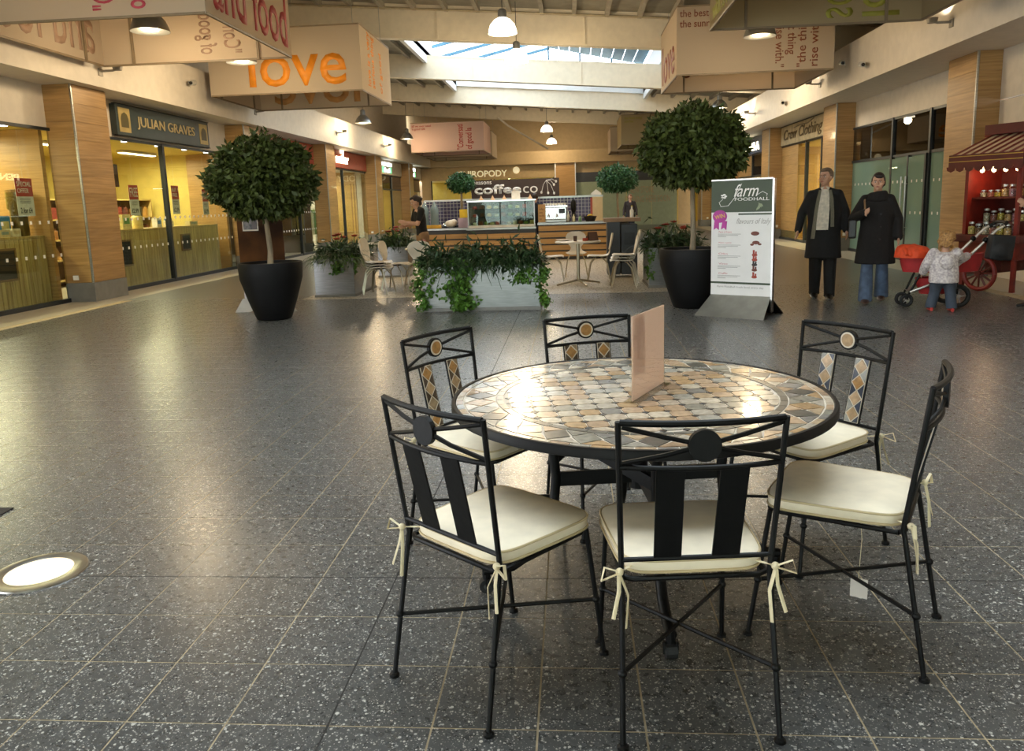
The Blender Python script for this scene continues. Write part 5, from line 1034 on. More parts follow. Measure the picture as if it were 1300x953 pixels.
def patch(name, mat, parent, ring, rows, off=.006, thick=.012, n=9):
    # ring(z) -> (cx, cy, rx, ry); rows: (z, x0, x1): a cloth panel that hugs the front of the torso
    vs = []
    for o in (off, off+thick):
        for z, x0, x1 in rows:
            cx, cy, rx, ry = ring(z)
            for k in range(n): u = x0+(x1-x0)*k/(n-1); vs.append((cx+u, cy-(ry*math.sqrt(max(.02, 1-(u/rx)**2)))-o, z))
    m = len(rows); o = m*n; fs = []
    for i in range(m-1):
        for k in range(n-1): q = (i*n+k, i*n+k+1, (i+1)*n+k+1, (i+1)*n+k); fs.append(q); fs.append(tuple(o+a for a in reversed(q)))
    bd = list(range(n)) + [i*n+n-1 for i in range(1, m)] + [(m-1)*n+k for k in range(n-2, -1, -1)] + [i*n for i in range(m-2, 0, -1)]
    for a, b in zip(bd, bd[1:]+bd[:1]): fs.append((a, b, o+b, o+a))
    return MB().add(vs, fs).build(name, mat, parent, smooth=True)
def ringfn(topring, lerp):
    L = [(lerp(f), rx, ry) for f, rx, ry in topring]
    def fn(z):
        for (c0, rx0, ry0), (c1, rx1, ry1) in zip(L, L[1:]):
            if min(c0[2], c1[2]) <= z <= max(c0[2], c1[2]): t = (z-c0[2])/(c1[2]-c0[2]); return (c0[0]+(c1[0]-c0[0])*t, c0[1]+(c1[1]-c0[1])*t, rx0+(rx1-rx0)*t, ry0+(ry1-ry0)*t)
        c, rx, ry = L[0] if z < L[0][0][2] else L[-1]; return (c[0], c[1], rx, ry)
    return fn
blackc = pm('black_cloth', '#0e0d0d', .85, var=.2, scale=30); blackw = pm('black_wool', '#15110f', .9, var=.2, scale=40, bump=.1); shirt = pm('pale_check_shirt', '#cfc4b0', .7, var=.1, scale=25); scarfm = pm('grey_olive_scarf', '#6f6a58', .85, var=.2, scale=60, stretch=(6, 6, .5))
jeans = pm('blue_jeans', '#4f5f76', .8, var=.15, scale=14); hairg = pm('grey_brown_hair', '#6e5a46', .7, var=.25, scale=60); hairb = pm('dark_brown_hair', '#2a1a12', .6, var=.3, scale=60); hairl = pm('blonde_hair', '#a87c48', .7, var=.25, scale=60); leath = pm('black_leather', '#0d0c0c', .35); brownl = pm('brown_leather', '#3a2218', .45)
def std(**k):
    J = dict(hipL=(.09, 0, .93), hipR=(-.09, 0, .93), knL=(.095, -.03, .50), knR=(-.095, .0, .50), anL=(.10, -.02, .09), anR=(-.10, .04, .09), shL=(.175, 0, 1.44), shR=(-.175, 0, 1.44), elL=(.25, .03, 1.18), elR=(-.25, .03, 1.18), wrL=(.27, -.06, .93), wrR=(-.27, -.06, .93), head=(0, -.02, 1.665))
    J.update(k); return J
coat_ring = ((-.72, .245, .165), (-.5, .235, .16), (-.1, .225, .155), (.25, .215, .15), (.6, .225, .155), (.88, .21, .135), (1.02, .13, .10), (1.07, .09, .08))
def man_extra(t, M, J, lerp):
    fn = ringfn(coat_ring, lerp)
    patch('shirt', shirt, t, fn, [(.96, -.10, .055), (1.1, -.095, .06), (1.25, -.085, .065), (1.38, -.07, .06), (1.46, -.06, .055), (1.51, -.04, .04)], .004, .012)
    patch('scarf_tail', scarfm, t, fn, [(.84, -.165, -.115), (1.0, -.15, -.10), (1.2, -.13, -.085), (1.38, -.105, -.06), (1.5, -.08, -.045)], .010, .014, 5)
    patch('scarf_tail', scarfm, t, fn, [(1.0, .085, .13), (1.2, .08, .125), (1.38, .065, .11), (1.5, .045, .085)], .010, .014, 5)
    for sx in (-1, 1): MB().prism([(0, 0), (.05, -.015), (.03, -.06)] if sx > 0 else [(0, 0), (-.03, -.06), (-.05, -.015)], frame((sx*.01, -.108, 1.545), (1, 0, 0), (0, .4, 1)), .006).build('shirt_collar', shirt, t)
    MB().tube([(.078*math.cos(a), .01+.075*math.sin(a), 1.505+.025*math.sin(a)) for a in np.linspace(-.3, PI+.3, 12)], .02, 8).build('scarf', scarfm, t, smooth=True)
    patch('trouser_waistband', blackc, t, fn, [(.90, -.115, .075), (.955, -.11, .065)], .002, .010)
person('man in a long dark coat, open pale shirt and hanging scarf walking towards the camera', 3.50, 11.36, -17, 1.0, std(yaw=-28, anR=(-.10, .10, .11), knR=(-.095, -.01, .51), anL=(.10, -.06, .09), elR=(-.29, .05, 1.2), wrR=(-.335, -.03, .955), elL=(.27, .05, 1.2), wrL=(.29, -.02, .95), trouser=(.088, .075), sleeve_r=1.02), blackc, blackc, leath, (hairg, 'short'), .0075, brow='#5a4634', topring=coat_ring, extra=man_extra)
wring = ((-.76, .265, .185), (-.4, .245, .17), (0, .225, .16), (.3, .205, .145), (.6, .215, .15), (.88, .195, .13), (1.02, .13, .10), (1.07, .1, .085))
def woman_extra(t, M, J, lerp):
    fn = ringfn(wring, lerp); m = MB()
    for k, (r, z) in enumerate(((.115, 1.43), (.105, 1.46), (.095, 1.49))): m.tube([(r*math.cos(a), -.01+r*.85*math.sin(a), z+.015*math.sin(a+k)) for a in np.linspace(0, 2*PI, 18)], .034, 8)
    bake('scarf', m, blackw, t, .012, 4)
    for z in (1.22, 1.05, .88): MB().ball((.05, fn(z)[1]-fn(z)[3]-.006, z), .014, .008, .014).build('coat_button', leath, t)
    patch('coat_flap', blackw, t, fn, [(.55, .02, .06), (.9, .02, .06), (1.3, .015, .055), (1.42, .0, .05)], .002, .008, 4)
    MB().tube([(-.15, .02, 1.47), (-.16, -.10, 1.40), (-.15, -.17, 1.30), (-.17, -.2, 1.26)], .012, 6, flat=.5).build('bag_strap', pm('tan_strap', '#8a6a48', .6), t)
    m = MB(); m.mbox(Matrix.Translation((-.30, .05, 1.02)), .10, .30, .26); bake('shoulder_bag', m, leath, t, .012, 8)
person('woman in a knee length black coat and blue jeans walking beside the man', 4.00, 10.80, -20, .955, std(yaw=-4, pitch=4, head=(0, -.02, 1.645), anL=(.10, .16, .13), knL=(.095, .0, .52), anR=(-.10, -.10, .09), knR=(-.095, -.06, .51), hipL=(.085, 0, .92), hipR=(-.085, 0, .92), shL=(.155, 0, 1.42), shR=(-.155, 0, 1.42), elR=(-.30, .0, 1.16), wrR=(-.16, -.19, 1.24), elL=(.27, .05, 1.15), wrL=(.28, -.05, .9), trouser=(.078, .098), sleeve_r=1.08), blackw, jeans, brownl, (hairb, 'full'), .0075, topring=wring, extra=woman_extra)
# waitress bending over a small table
tring = ((-.12, .165, .12), (.1, .16, .115), (.35, .145, .105), (.65, .165, .12), (.9, .165, .11), (1.0, .11, .085))
person('waitress in a black t-shirt with tied dark hair standing at the cafe tables', -2.86, 15.12, -62, .955, std(yaw=-10, pitch=22, head=(0, -.12, 1.60), shL=(.17, -.06, 1.43), shR=(-.17, -.06, 1.43), elL=(.22, -.16, 1.18), wrL=(.10, -.38, 1.22), elR=(-.22, -.14, 1.17), wrR=(-.06, -.36, 1.14), sleeve=0, topname='t_shirt', trouser=(.082, .075)), blackc, pm('khaki_trousers', '#8a6a4a', .8, var=.1), leath, (hairb, 'bun'), .008, topring=tring)
cring = ((-.25, .20, .14), (.1, .185, .13), (.4, .18, .125), (.75, .185, .125), (.95, .15, .10), (1.04, .09, .08))
navyc = pm('navy_cloth', '#161c28', .85, var=.15)
person('barista in dark clothes with short dark hair behind the coffee counter', -.98, 21.75, 150, .955, std(yaw=20), navyc, navyc, leath, (hairb, 'short'), .012, topring=cring, face=False)
# toddler from behind, reaching for the pushchair
jk = pm('white_patterned_jacket', '#d8d0cc', .75, var=.1, scale=38, col2='#a3989a', detail=1)
kring = ((-.18, .165, .135), (.1, .165, .135), (.4, .155, .125), (.75, .15, .115), (.95, .13, .095), (1.05, .075, .07))
KJ = dict(hipL=(.065, 0, .40), hipR=(-.065, 0, .40), knL=(.085, -.02, .23), knR=(-.075, .02, .23), anL=(.12, -.03, .065), anR=(-.09, .05, .065), shL=(.125, 0, .70), shR=(-.125, 0, .70), elL=(.20, -.02, .56), elR=(-.21, -.10, .62), wrL=(.21, -.10, .46), wrR=(-.31, -.20, .65), head=(0, -.01, .845), heads=.93, hs=.6, trouser=(.062, .062), hemz=.05, sleeve=.85, sleeve_r=.95,
          torso=((-.12, .09, .07), (.0, .12, .09), (.35, .12, .09), (.7, .125, .09), (.95, .12, .075), (1.03, .08, .06)))
def kid_extra(t, M, J, lerp):
    h = MB(); h.ball((0, .10, .60), .09, .05, .10, 12, 8); bake('hood', h, jk, t, .009, 4)
kid = MB()
def kid_body(label, x, y, rot, scale, J, top, trs, sh, hair, vox, extra=None, face=False):
    # children reuse the adult builder with slimmer legs
    t = thing('person', label, 'person', (x, y, 0), math.radians(rot)); t.scale = (scale,)*3; g = lambda k: Vector(J[k]); b = MB(); hipc = (g('hipL')+g('hipR'))/2; shc = (g('shL')+g('shR'))/2
    lerp = lambda f: (hipc.x+(shc.x-hipc.x)*f, hipc.y+(shc.y-hipc.y)*f, hipc.z+(shc.z-hipc.z)*f)
    b.loft([(*lerp(f), rx, ry) for f, rx, ry in J['torso']], 16)
    for s in 'LR':
        chain(b, [g('hip'+s), g('kn'+s), g('an'+s)], [.06, .044, .032]); cap(b, g('an'+s), .03, g('an'+s)+Vector((0, -.06, -.03)), .024); chain(b, [g('sh'+s), g('el'+s), g('wr'+s)], [.042, .033, .024]); hand(b, J['wr'+s], J['el'+s], 1 if s == 'L' else -1, .6)
    cap(b, shc, .045, g('head')+Vector((0, .01, -.05)), .042); M = head(b, g('head'), math.radians(J.get('yaw', 0)), 0, J['heads']); bake('body', b, skin, t, vox, 4)
    if face: faceparts(M, t)
    tr = MB(); kr, ar = J['trouser']
    for s in 'LR': a = g('an'+s); chain(tr, [g('hip'+s), g('kn'+s)], [.085, kr]); tr.tube([g('kn'+s), a, a+Vector((0, .005, -.03))], [kr, ar, ar], 12)
    tr.ball((hipc.x, hipc.y, hipc.z), .13, .105, .09); bake('trousers', tr, trs, t, .008, 4)
    q = MB(); q.loft([(*lerp(f), rx, ry) for f, rx, ry in kring], 20)
    for s in 'LR': e = g('el'+s)+(g('wr'+s)-g('el'+s))*.85; chain(q, [g('sh'+s), g('el'+s), e], [.066, .056, .05])
    bake('jacket', q, top, t, .009, 5)
    for s in 'LR': shoe(t, J['an'+s], 0, -1, sh, .62)
    hm, kind = hair; h = MB(); h.ball((0, .030, .040), .090, .098, .102, 16, 12)
    if kind == 'curly':
        for k in range(30):
            a_ = k*2.4; zz = -.06+.17*((k*7) % 11)/11; rr = math.sqrt(max(.01, 1-((zz-.03)/.14)**2)); h.ball((math.cos(a_)*.085*rr, .02+abs(math.sin(a_))*.09*rr, zz), .03, n=8, m=6)
    hq = MB(); xform(h, hq, M); bake('hair', hq, hm, t, .008, 3)
    if extra: extra(t, M, J, lerp)
    return t
kid_body('toddler in a white patterned jacket seen from behind, leaning on the pushchair', 4.47, 9.86, 172, 1.0, KJ, jk, pm('dark_jeans', '#39424f', .8, var=.15), pm('red_shoe', '#b0342a', .5), (hairl, 'curly'), .007, kid_extra)
BJ = dict(KJ); BJ.update(elL=(.17, .03, .55), elR=(-.17, .03, .55), wrL=(.16, -.08, .47), wrR=(-.16, -.06, .46), anL=(.07, -.14, .065), anR=(-.07, .14, .08))
kid_body('small child in a dark blue jacket walking by the far right shops', 6.30, 27.3, -75, 1.07, BJ, pm('child_blue', '#2c3c54', .8), navyc, leath, (hairb, 'plain'), .012)
person('woman in a dark jacket and red top far off behind the round tree', 2.3, 31.5, -5, .93, std(), pm('far_jacket', '#2c2220', .85), navyc, leath, (pm('chestnut_hair', '#6a4226', .6), 'full'), .014, topring=cring, face=False)
person('shopper at the right edge in jeans and a white sleeved top, mostly out of frame', 6.04, 10.2, -90, .98, std(anL=(.1, -.36, .09), knL=(.1, -.24, .49), anR=(-.1, .30, .16), knR=(-.1, .04, .48), elR=(-.22, -.2, 1.14), wrR=(-.18, -.40, 1.26), elL=(.24, -.12, 1.16), wrL=(.2, -.34, 1.1)), pm('white_top', '#cfcac2', .8), jeans, leath, (hairb, 'short'), .012, topring=cring, face=False)
# ================================================================ PUSHCHAIR
t = thing('pushchair', 'red pushchair with a folded orange hood and black tyres beside the toddler', 'pushchair', (4.66, 10.32, 0), -.10); pr_ = pm('red_fabric', '#a32022', .7, var=.1, scale=12); orf = pm('orange_fabric', '#d8481c', .7, var=.12, scale=14); tyre = pm('tyre', '#0f0f0f', .7)
def tub(z0, z1, x0, x1, w, t0, t1):
    return MB().loft([((x0+x1)/2+.0, 0, z0, (x1-x0)/2*t0, w*t0), ((x0+x1)/2, 0, (z0+z1)/2, (x1-x0)/2*(t0+t1)/2*1.02, w*(t0+t1)/2), ((x0+x1)/2, 0, z1, (x1-x0)/2*t1, w*t1), ((x0+x1)/2, 0, z1+.005, (x1-x0)/2*t1*.96, w*t1*.94), ((x0+x1)/2, 0, z1-.05, (x1-x0)/2*t1*.9, w*t1*.85)], 28)
tub(.44, .66, -.52, .46, .21, .90, 1.0).build('carrycot', pr_, t, smooth=True); MB().lathe([(1, 0), (1.02, .012), (1, .024)], 28).build('cot_rim', pm('cot_black', '#1a1414', .6), t) if 0 else None
hd = MB()
for k in range(4): hd.tube([(-.50+.05*k, .20*math.cos(a)*(1-.05*k), .665+(.10+.02*k)*math.sin(a)*.9-.012*k) for a in np.linspace(0, PI, 14)], .022, 8)
hd.loft([(-.37, 0, .62, .21, .21), (-.36, 0, .70, .21, .20), (-.38, 0, .755, .17, .16), (-.42, 0, .785, .08, .08)], 20); bake('hood', hd, orf, t, .010, 3)
tub(.16, .36, -.32, .10, .15, .7, 1.0).build('shopping_basket', pr_, t, smooth=True)
for sy in (-.19, .19):
    MB().tube([(-.40, sy*.5, .19), (-.1, sy, .33), (.25, sy, .66), (.52, sy, .95), (.60, sy, 1.00)], .017, 10).build('frame_tube', pm('frame_silver', '#c4beb6', .3, .8), t, smooth=True)
    MB().tube([(.10, sy, .50), (.12, sy, .14)], .014, 8).build('rear_strut', blackm, t, smooth=True); MB().tube([(-.28, sy*.6, .46), (-.40, sy*.5, .18)], .014, 8).build('front_strut', blackm, t, smooth=True)
    MB().ball((.40, sy, .83), .035).build('folding_joint', blackm, t, smooth=True)
MB().tube([(.58, -.19, .985), (.64, -.15, 1.03), (.65, 0, 1.04), (.64, .15, 1.03), (.58, .19, .985)], .022, 8).build('handle_grip', blackm, t, smooth=True)
def wheel(parent, c, R, r, name, spk, hubm, tm=None, ax=(0, 1, 0), w=None):
    c = Vector(c); ax = Vector(ax).normalized(); u = ax.cross(Vector((0, 0, 1))).normalized(); v = u.cross(ax)
    wh = MB().tube([c+(u*math.cos(a)+v*math.sin(a))*(R-r) for a in np.linspace(0, 2*PI, 33)], r, 8, up=ax).build(name, tm or tyre, parent, smooth=True)
    MB().tube([c-ax*(w or r), c+ax*(w or r)], R*.16, 12).build('hub', hubm, wh)
    for k in range(spk): a = 2*PI*k/spk; MB().tube([c, c+(u*math.cos(a)+v*math.sin(a))*(R-r*1.5)], R*.055, 6).build('spoke', hubm, wh)
sil = pm('spoke_grey', '#8f8a84', .4, .4)
for sy in (-.22, .22): wheel(t, (.12, sy, .148), .148, .03, 'rear_wheel', 5, sil)
for sy in (-.10, .10): wheel(t, (-.44, sy, .085), .085, .022, 'front_wheel', 5, sil)
MB().bar((-.44, -.1, .085), (-.40, -.095, .2), .02).bar((-.44, .1, .085), (-.40, .095, .2), .02).tube([(.12, -.22, .148), (.12, .22, .148)], .012, 8).build('axle', blackm, t)
m = MB(); m.mbox(Matrix.Translation((.50, -.26, .74)) @ Matrix.Rotation(.1, 4, 'Y'), .27, .14, .30); m.ball((.50, -.29, .70), .14, .08, .12); bg_ = bake('changing_bag', m, pm('black_nylon', '#121214', .7, var=.2, scale=30), None, .012, 10)
bg_.location = (4.67, 10.26, 0); tag(bg_, 'black bag hanging from the pushchair handle', 'bag')
# ================================================================ SWEET CART
CA = math.atan2(-.5, .866)   # local +x runs along the long side, to the right and away
t = thing('sweet_cart', 'red wooden sweet cart with striped awning and spoked wheels at the right edge', 'cart', (6.10, 11.42, 0), math.radians(30)); cr = pm('cart_red', '#7a1f14', .45, var=.12, scale=8); crd = pm('cart_dark_red', '#5a1a10', .5, var=.12, scale=8); stripe = pm('awning_cream', '#d8c2a0', .7); gold = pm('gold_line', '#c09a3c', .4)
LL, WW = 1.7, .80     # long side along +x, short side along +y (the side with the wheel looks towards -x)
MB().box(-.02, LL, -.02, WW+.02, .45, .70).build('body', cr, t, bevel=.01); MB().box(-.16, LL+.1, -.16, WW+.16, .70, .80).build('counter_tray', crd, t, bevel=.012)
for x in (.02, LL-.06):
    for y in (.0, WW-.05): MB().box(x, x+.055, y, y+.055, 0 if x < .1 else .0, 1.92).build('post', cr, t, bevel=.006)
MB().box(.75, .78, .05, WW-.05, .80, 1.9).build('back_panel', crd, t); MB().box(.0, .78, WW-.06, WW-.04, .80, 1.9).build('side_panel', cr, t)
for z in (1.30,): MB().box(.10, .76, .02, WW-.06, z, z+.025).build('shelf', crd, t); MB().box(.80, LL-.1, .05, WW-.08, z+.2, z+.225).build('shelf', crd, t)
# awning: slopes down towards -x and -y; boards striped
for k in range(15):
    y0 = -.16+k*(WW+.22)/15; y1 = y0+(WW+.22)/15
    MB().hexa([(-.24, y0, 1.90), (-.24, y1, 1.90), (.62, y1, 2.20), (.62, y0, 2.20), (-.24, y0, 1.925), (-.24, y1, 1.925), (.62, y1, 2.225), (.62, y0, 2.225)]).build('awning_stripe', stripe if k % 2 else cr, t)
for k in range(12):
    x0 = .62+k*(LL-.2)/12; x1 = x0+(LL-.2)/12; MB().hexa([(x0, -.16, 2.2), (x1, -.16, 2.2), (x1, WW+.16, 2.2), (x0, WW+.16, 2.2), (x0, -.16, 2.225), (x1, -.16, 2.225), (x1, WW+.16, 2.225), (x0, WW+.16, 2.225)]).build('awning_stripe', stripe if k % 2 else cr, t)
MB().box(-.26, -.235, -.18, WW+.08, 1.76, 1.93).build('valance', crd, t); MB().box(-.265, -.26, -.18, WW+.08, 1.83, 1.84).build('gold_line', gold, t); MB().box(-.265, -.26, -.18, WW+.08, 1.90, 1.91).build('gold_line', gold, t)
for k in range(8): y = -.12+k*.138; MB().prism([(-.07, 0), (.07, 0), (.055, -.05), (0, -.075), (-.055, -.05)], frame((-.245, y, 1.765), (0, -1, 0), (0, 0, 1)), .01).build('valance_scallop', crd, t)
MB().add([(-.25, -.18, 1.76), (LL+.1, -.18, 1.76), (LL+.1, -.18, 2.23), (.62, -.18, 2.23), (-.25, -.18, 1.93), (-.25, -.16, 1.76), (LL+.1, -.16, 1.76), (LL+.1, -.16, 2.23), (.62, -.16, 2.23), (-.25, -.16, 1.93)], [(0, 1, 2, 3, 4), (9, 8, 7, 6, 5), (0, 5, 6, 1), (1, 6, 7, 2), (2, 7, 8, 3), (3, 8, 9, 4), (4, 9, 5, 0)]).build('gable_board', crd, t)
MB().tube([(0, -.185, 1.83), (0, -.185, 1.95), (.55, -.185, 2.15), (1.5, -.185, 2.15)], .006, 5).build('gold_line', gold, t); MB().box(.45, LL, -.05, WW+.05, 2.22, 2.36).build('ridge_board', crd, t, bevel=.01)
for x in (-.10, ): wheel(t, (x, .42, .26), .26, .032, 'cart_wheel', 12, crd, cr, ax=(1, 0, 0), w=.05)
for x in (LL+.06,): wheel(t, (x, .42, .26), .26, .032, 'cart_wheel', 12, crd, cr, ax=(1, 0, 0), w=.05)
MB().tube([(-.1, .42, .26), (LL+.06, .42, .26)], .025, 8).build('axle', crd, t); MB().box(.2, 1.5, .3, .54, .28, .46).build('chassis', crd, t)
bm_ = emitmat('bulb', '#ffd9a0', 10)
for k in range(4):
    b = MB().lathe([(.0001, -.07), (.025, -.055), (.03, -.03), (.015, 0), (.012, .02), (.0001, .02)], 12, (.1, .10+k*.17, 1.74)).build('bulb', bm_, t, smooth=True)
light('cart_glow', 'POINT', (.15, .4, 1.62), 9, (1, .62, .35), t, .15)
MB().box(.06, .14, .04, WW-.1, 1.755, 1.79).build('bulb_bar', gold, t)
sweets = [pm('sweet_%d' % i, c, .5, var=.4, scale=60) for i, c in enumerate(('#c9a46a', '#b8a23a', '#b06a5a', '#c8b89a', '#8a6a4a', '#d8c06a', '#a87a8a'))]; jarg = glassmat('jar_glass', '#eef2ee', 1.1)
cartM = Matrix.Translation((6.10, 11.42, 0)) @ Matrix.Rotation(math.radians(30), 4, 'Z')
def jar(label, lx, ly, z, r, h, k):
    p = cartM @ Vector((lx, ly, z)); j = thing('sweet_jar', label, 'jar', p, 0, 'jars of sweets on the red cart')
    MB().lathe([(r*.95, 0), (r, .01), (r, h*.75), (r*.75, h*.86)], 12).build('glass_body', jarg, j, smooth=True); MB().lathe([(.0001, .006), (r*.9, .006), (r*.9, h*.62), (.0001, h*.68)], 12).build('sweets', sweets[k % 7], j, smooth=True); MB().lathe([(r*.8, h*.84), (r*.8, h), (.0001, h+.004)], 12).build('lid', steel, j)
n_ = 0
for row, (x_, z_) in enumerate(((.0, .802), (.16, .802), (.32, .98))):
    if z_ > .9: MB().box(.24, .74, .03, WW-.08, .80, .978).build('display_step', crd, t)
    for k in range(6): jar('%s jar of sweets from the right in the %s row on the cart counter' % (ORD[k], ('front', 'middle', 'raised back')[row]), x_+.0, .12+k*.105, z_, .048, .15+.03*((k+row) % 2), n_); n_ += 1
for k in range(6): jar('%s tub of sweets from the right on the shelf of the red cart' % ORD[k], .2, .11+k*.105, 1.327, .048, .10 if k > 2 else .17, n_+1); n_ += 1
for k in range(4): jar('%s jar of sweets along the long side of the red cart' % ORD[k], .9+k*.16, .06, .802, .055, .15, n_); n_ += 1
# ================================================================ INSIDE THE HEALTH FOOD SHOP
pine = pm('pine_board', '#cbb06a', .6, var=.16, scale=2.0, stretch=(10, 10, .8), col2='#a58546', rnd=.10); shelfw = pm('shelf_brown', '#5a3e22', .6, var=.15)
def pine_counter(label, y0, y1, h, x=-8.98):
    t = thing('pine_counter', label, 'counter', (x, (y0+y1)/2, 0)); w = (y1-y0)/2; MB().box(-.5, 0, -w, w, .02, h-.04).build('body', shelfw, t); MB().box(-.54, .03, -w, w, h-.04, h).build('worktop', pine, t, bevel=.004)
    n = int((y1-y0)/.105); me = MB().box(0, .022, .005, (y1-y0)/n-.005, .02, h-.045).mesh('board', pine)
    for k in range(n): link('board', me, t, (0, -w+k*(y1-y0)/n, 0))
    return t
c1 = pine_counter('pine boarded counter inside the nearest yellow shop window', 8.6, 12.9, 1.17); c2 = pine_counter('pine boarded counter inside the window below the green sign', 14.15, 19.6, 1.18)
def chalk(label, y0, y1, z0, z1):
    t = thing('chalkboard', label, 'chalkboard', (-8.955, (y0+y1)/2, z0)); w = (y1-y0)/2; MB().box(0, .02, -w+.03, w-.03, .03, z1-z0-.03).build('slate', pm('chalk_black', '#15160f', .6), t)
    for a in (((0, .03, -w, w, 0, .035)), ((0, .03, -w, w, z1-z0-.035, z1-z0)), ((0, .03, -w, -w+.035, .035, z1-z0-.035)), ((0, .03, w-.035, w, .035, z1-z0-.035))): MB().box(*a).build('frame_bar', pm('chalk_frame', '#7a5a28', .6), t)
chalk('small framed chalkboard fixed to the nearest pine counter', 11.6, 12.12, .48, 1.0); chalk('small framed chalkboard on the pine counter below the green sign', 15.0, 15.5, .45, .98); chalk('second chalkboard on the far end of the long pine counter', 17.6, 18.05, .62, 1.0)
def shelving(label, x, y0, y1, n, h):
    t = thing('wall_shelving', label, 'shelving', (x, (y0+y1)/2, 0)); w = (y1-y0)/2
    MB().box(-.35, -.32, -w, w, 0, h).build('back_board', shelfw, t)
    for s in (-1, 1): MB().box(-.32, 0, s*w-.02, s*w+.02, 0, h).build('side_board', pine, t)
    for k in range(n): MB().box(-.32, 0, -w+.02, w-.02, .12+k*(h-.15)/(n-1), .15+k*(h-.15)/(n-1)).build('shelf', pine, t)
    return [.15+k*(h-.15)/(n-1) for k in range(n)]
pc = [pm('pack_%d' % i, c, .5, var=.15, scale=20) for i, c in enumerate(('#6a3a1e', '#8a5a2a', '#3a4a2a', '#a87a3a', '#5a2a1e', '#c9b07a', '#2e2a22', '#7a2a22'))]
def pack(label, x, y, z, k, grp, w=.1, d=.12, h=.16):
    if k % 3 == 0: o = MB().lathe([(w*.45, 0), (w*.5, .01), (w*.5, h*.75), (w*.35, h*.85), (w*.35, h)], 10).build('jar', pc[k % 8], None)
    elif k % 3 == 1: o = MB().box(-d/2, d/2, -w/2, w/2, 0, h).build('carton', pc[k % 8], None, bevel=.004)
    else: o = MB().hexa([(-d/2, -w/2, 0), (d/2, -w/2, 0), (d/2, w/2, 0), (-d/2, w/2, 0), (-.015, -w*.4, h), (.015, -w*.4, h), (.015, w*.4, h), (-.015, w*.4, h)]).build('food_bag', pc[k % 8], None, bevel=.006)
    o.location = (x, y, z); tag(o, label, 'food pack', grp); return o
for lab, x, y0, y1, word in (('brown wall shelving seen through the nearest yellow shop window', -10.7, 13.6, 16.5, 'nearest'), ('brown wall shelving seen through the window below the green sign', -10.7, 16.65, 19.7, 'green sign')):
    zs = shelving(lab, x, y0, y1, 5, 1.85); k = 0
    for lv, z in enumerate(zs[1:4]):
        for q_, y in enumerate(np.arange(y0+.2, y1-.15, .30)): pack('%s, %s from the left on the %s shelf of the brown shelving, %s window' % (('jar', 'carton', 'bag')[(k*5+lv) % 3], ORD[q_], ('low', 'middle', 'upper')[lv], word), x-.15, y, z+.002, k*5+lv, 'packs on the brown shelves', .2, .16, .2+.04*(k % 3)); k += 1
# goods on the counters
gm_ = [pm('goods_%d' % i, c, .5, var=.12, scale=15) for i, c in enumerate(('#6a9a4a', '#ddd8cc', '#d8cfae', '#3f86b8', '#c8b88a', '#e2d08a', '#8a9a90'))]
def good(label, y, k, w, h, x=-9.15, zt=1.17, shape='box'):
    t = thing('food_carton' if shape == 'box' else 'food_jar', label, 'food pack', (x, y, zt+.002))
    if shape == 'box': MB().box(-.06, .06, -w/2, w/2, 0, h).build('body', gm_[k], t, bevel=.005); MB().box(.06, .062, -w*.35, w*.35, h*.35, h*.75).build('label', gm_[(k+2) % 7], t)
    else: MB().lathe([(w*.45, 0), (w*.5, .015), (w*.5, h*.7), (w*.35, h*.8)], 14).build('body', gm_[k], t, smooth=True); MB().lathe([(w*.38, h*.8), (w*.38, h), (.0001, h)], 12).build('lid', gm_[(k+1) % 7], t)
for lb, y, k, w, h, sh in (('green carton at the left end of the nearest counter', 11.45, 0, .2, .22, 'box'), ('white carton beside the green one on the nearest counter', 11.68, 1, .17, .21, 'box'), ('pale tub beside the white carton', 11.86, 6, .16, .2, 'jar'), ('cream low box in front of the blue boxes', 12.15, 4, .24, .12, 'box'), ('cream carton at the right of the low box', 12.42, 2, .2, .13, 'box')): good(lb, y, k, w, h, shape=sh)
for lb, y, k in (('left blue box on the nearest counter', 12.12, 3), ('right blue box on the nearest counter', 12.42, 3)): good(lb, y, k, .26, .34, -9.33)
t = thing('scoop_bin', 'tall amber glass dispenser standing at the end of the nearest counter', 'dispenser', (-9.2, 12.68, 1.172)); MB().lathe([(.12, 0), (.13, .02), (.13, .42), (.16, .46), (.16, .72), (.14, .74)], 18).build('hopper', pm('amber_bin', '#5a4a20', .25, coat=.4), t, smooth=True); MB().lathe([(.16, .72), (.16, .76), (.0001, .78)], 18).build('lid', pm('amber_lid', '#7a5a28', .5), t)
for i, (y, k, w, h, sh) in enumerate(((14.5, 6, .2, .26, 'jar'), (14.85, 2, .25, .2, 'box'), (15.25, 0, .2, .3, 'box'), (15.7, 5, .3, .3, 'box'), (16.2, 5, .22, .34, 'jar'), (17.0, 1, .2, .2, 'box'), (17.5, 2, .22, .18, 'jar'), (18.6, 4, .4, .1, 'box'))):
    good(('grey tub', 'cream box', 'green carton', 'wide yellow carton', 'yellow jar', 'white carton', 'cream tub', 'flat tray of packs')[i] + ' on the long pine counter below the green sign', y, k, w, h, zt=1.18, shape=sh)
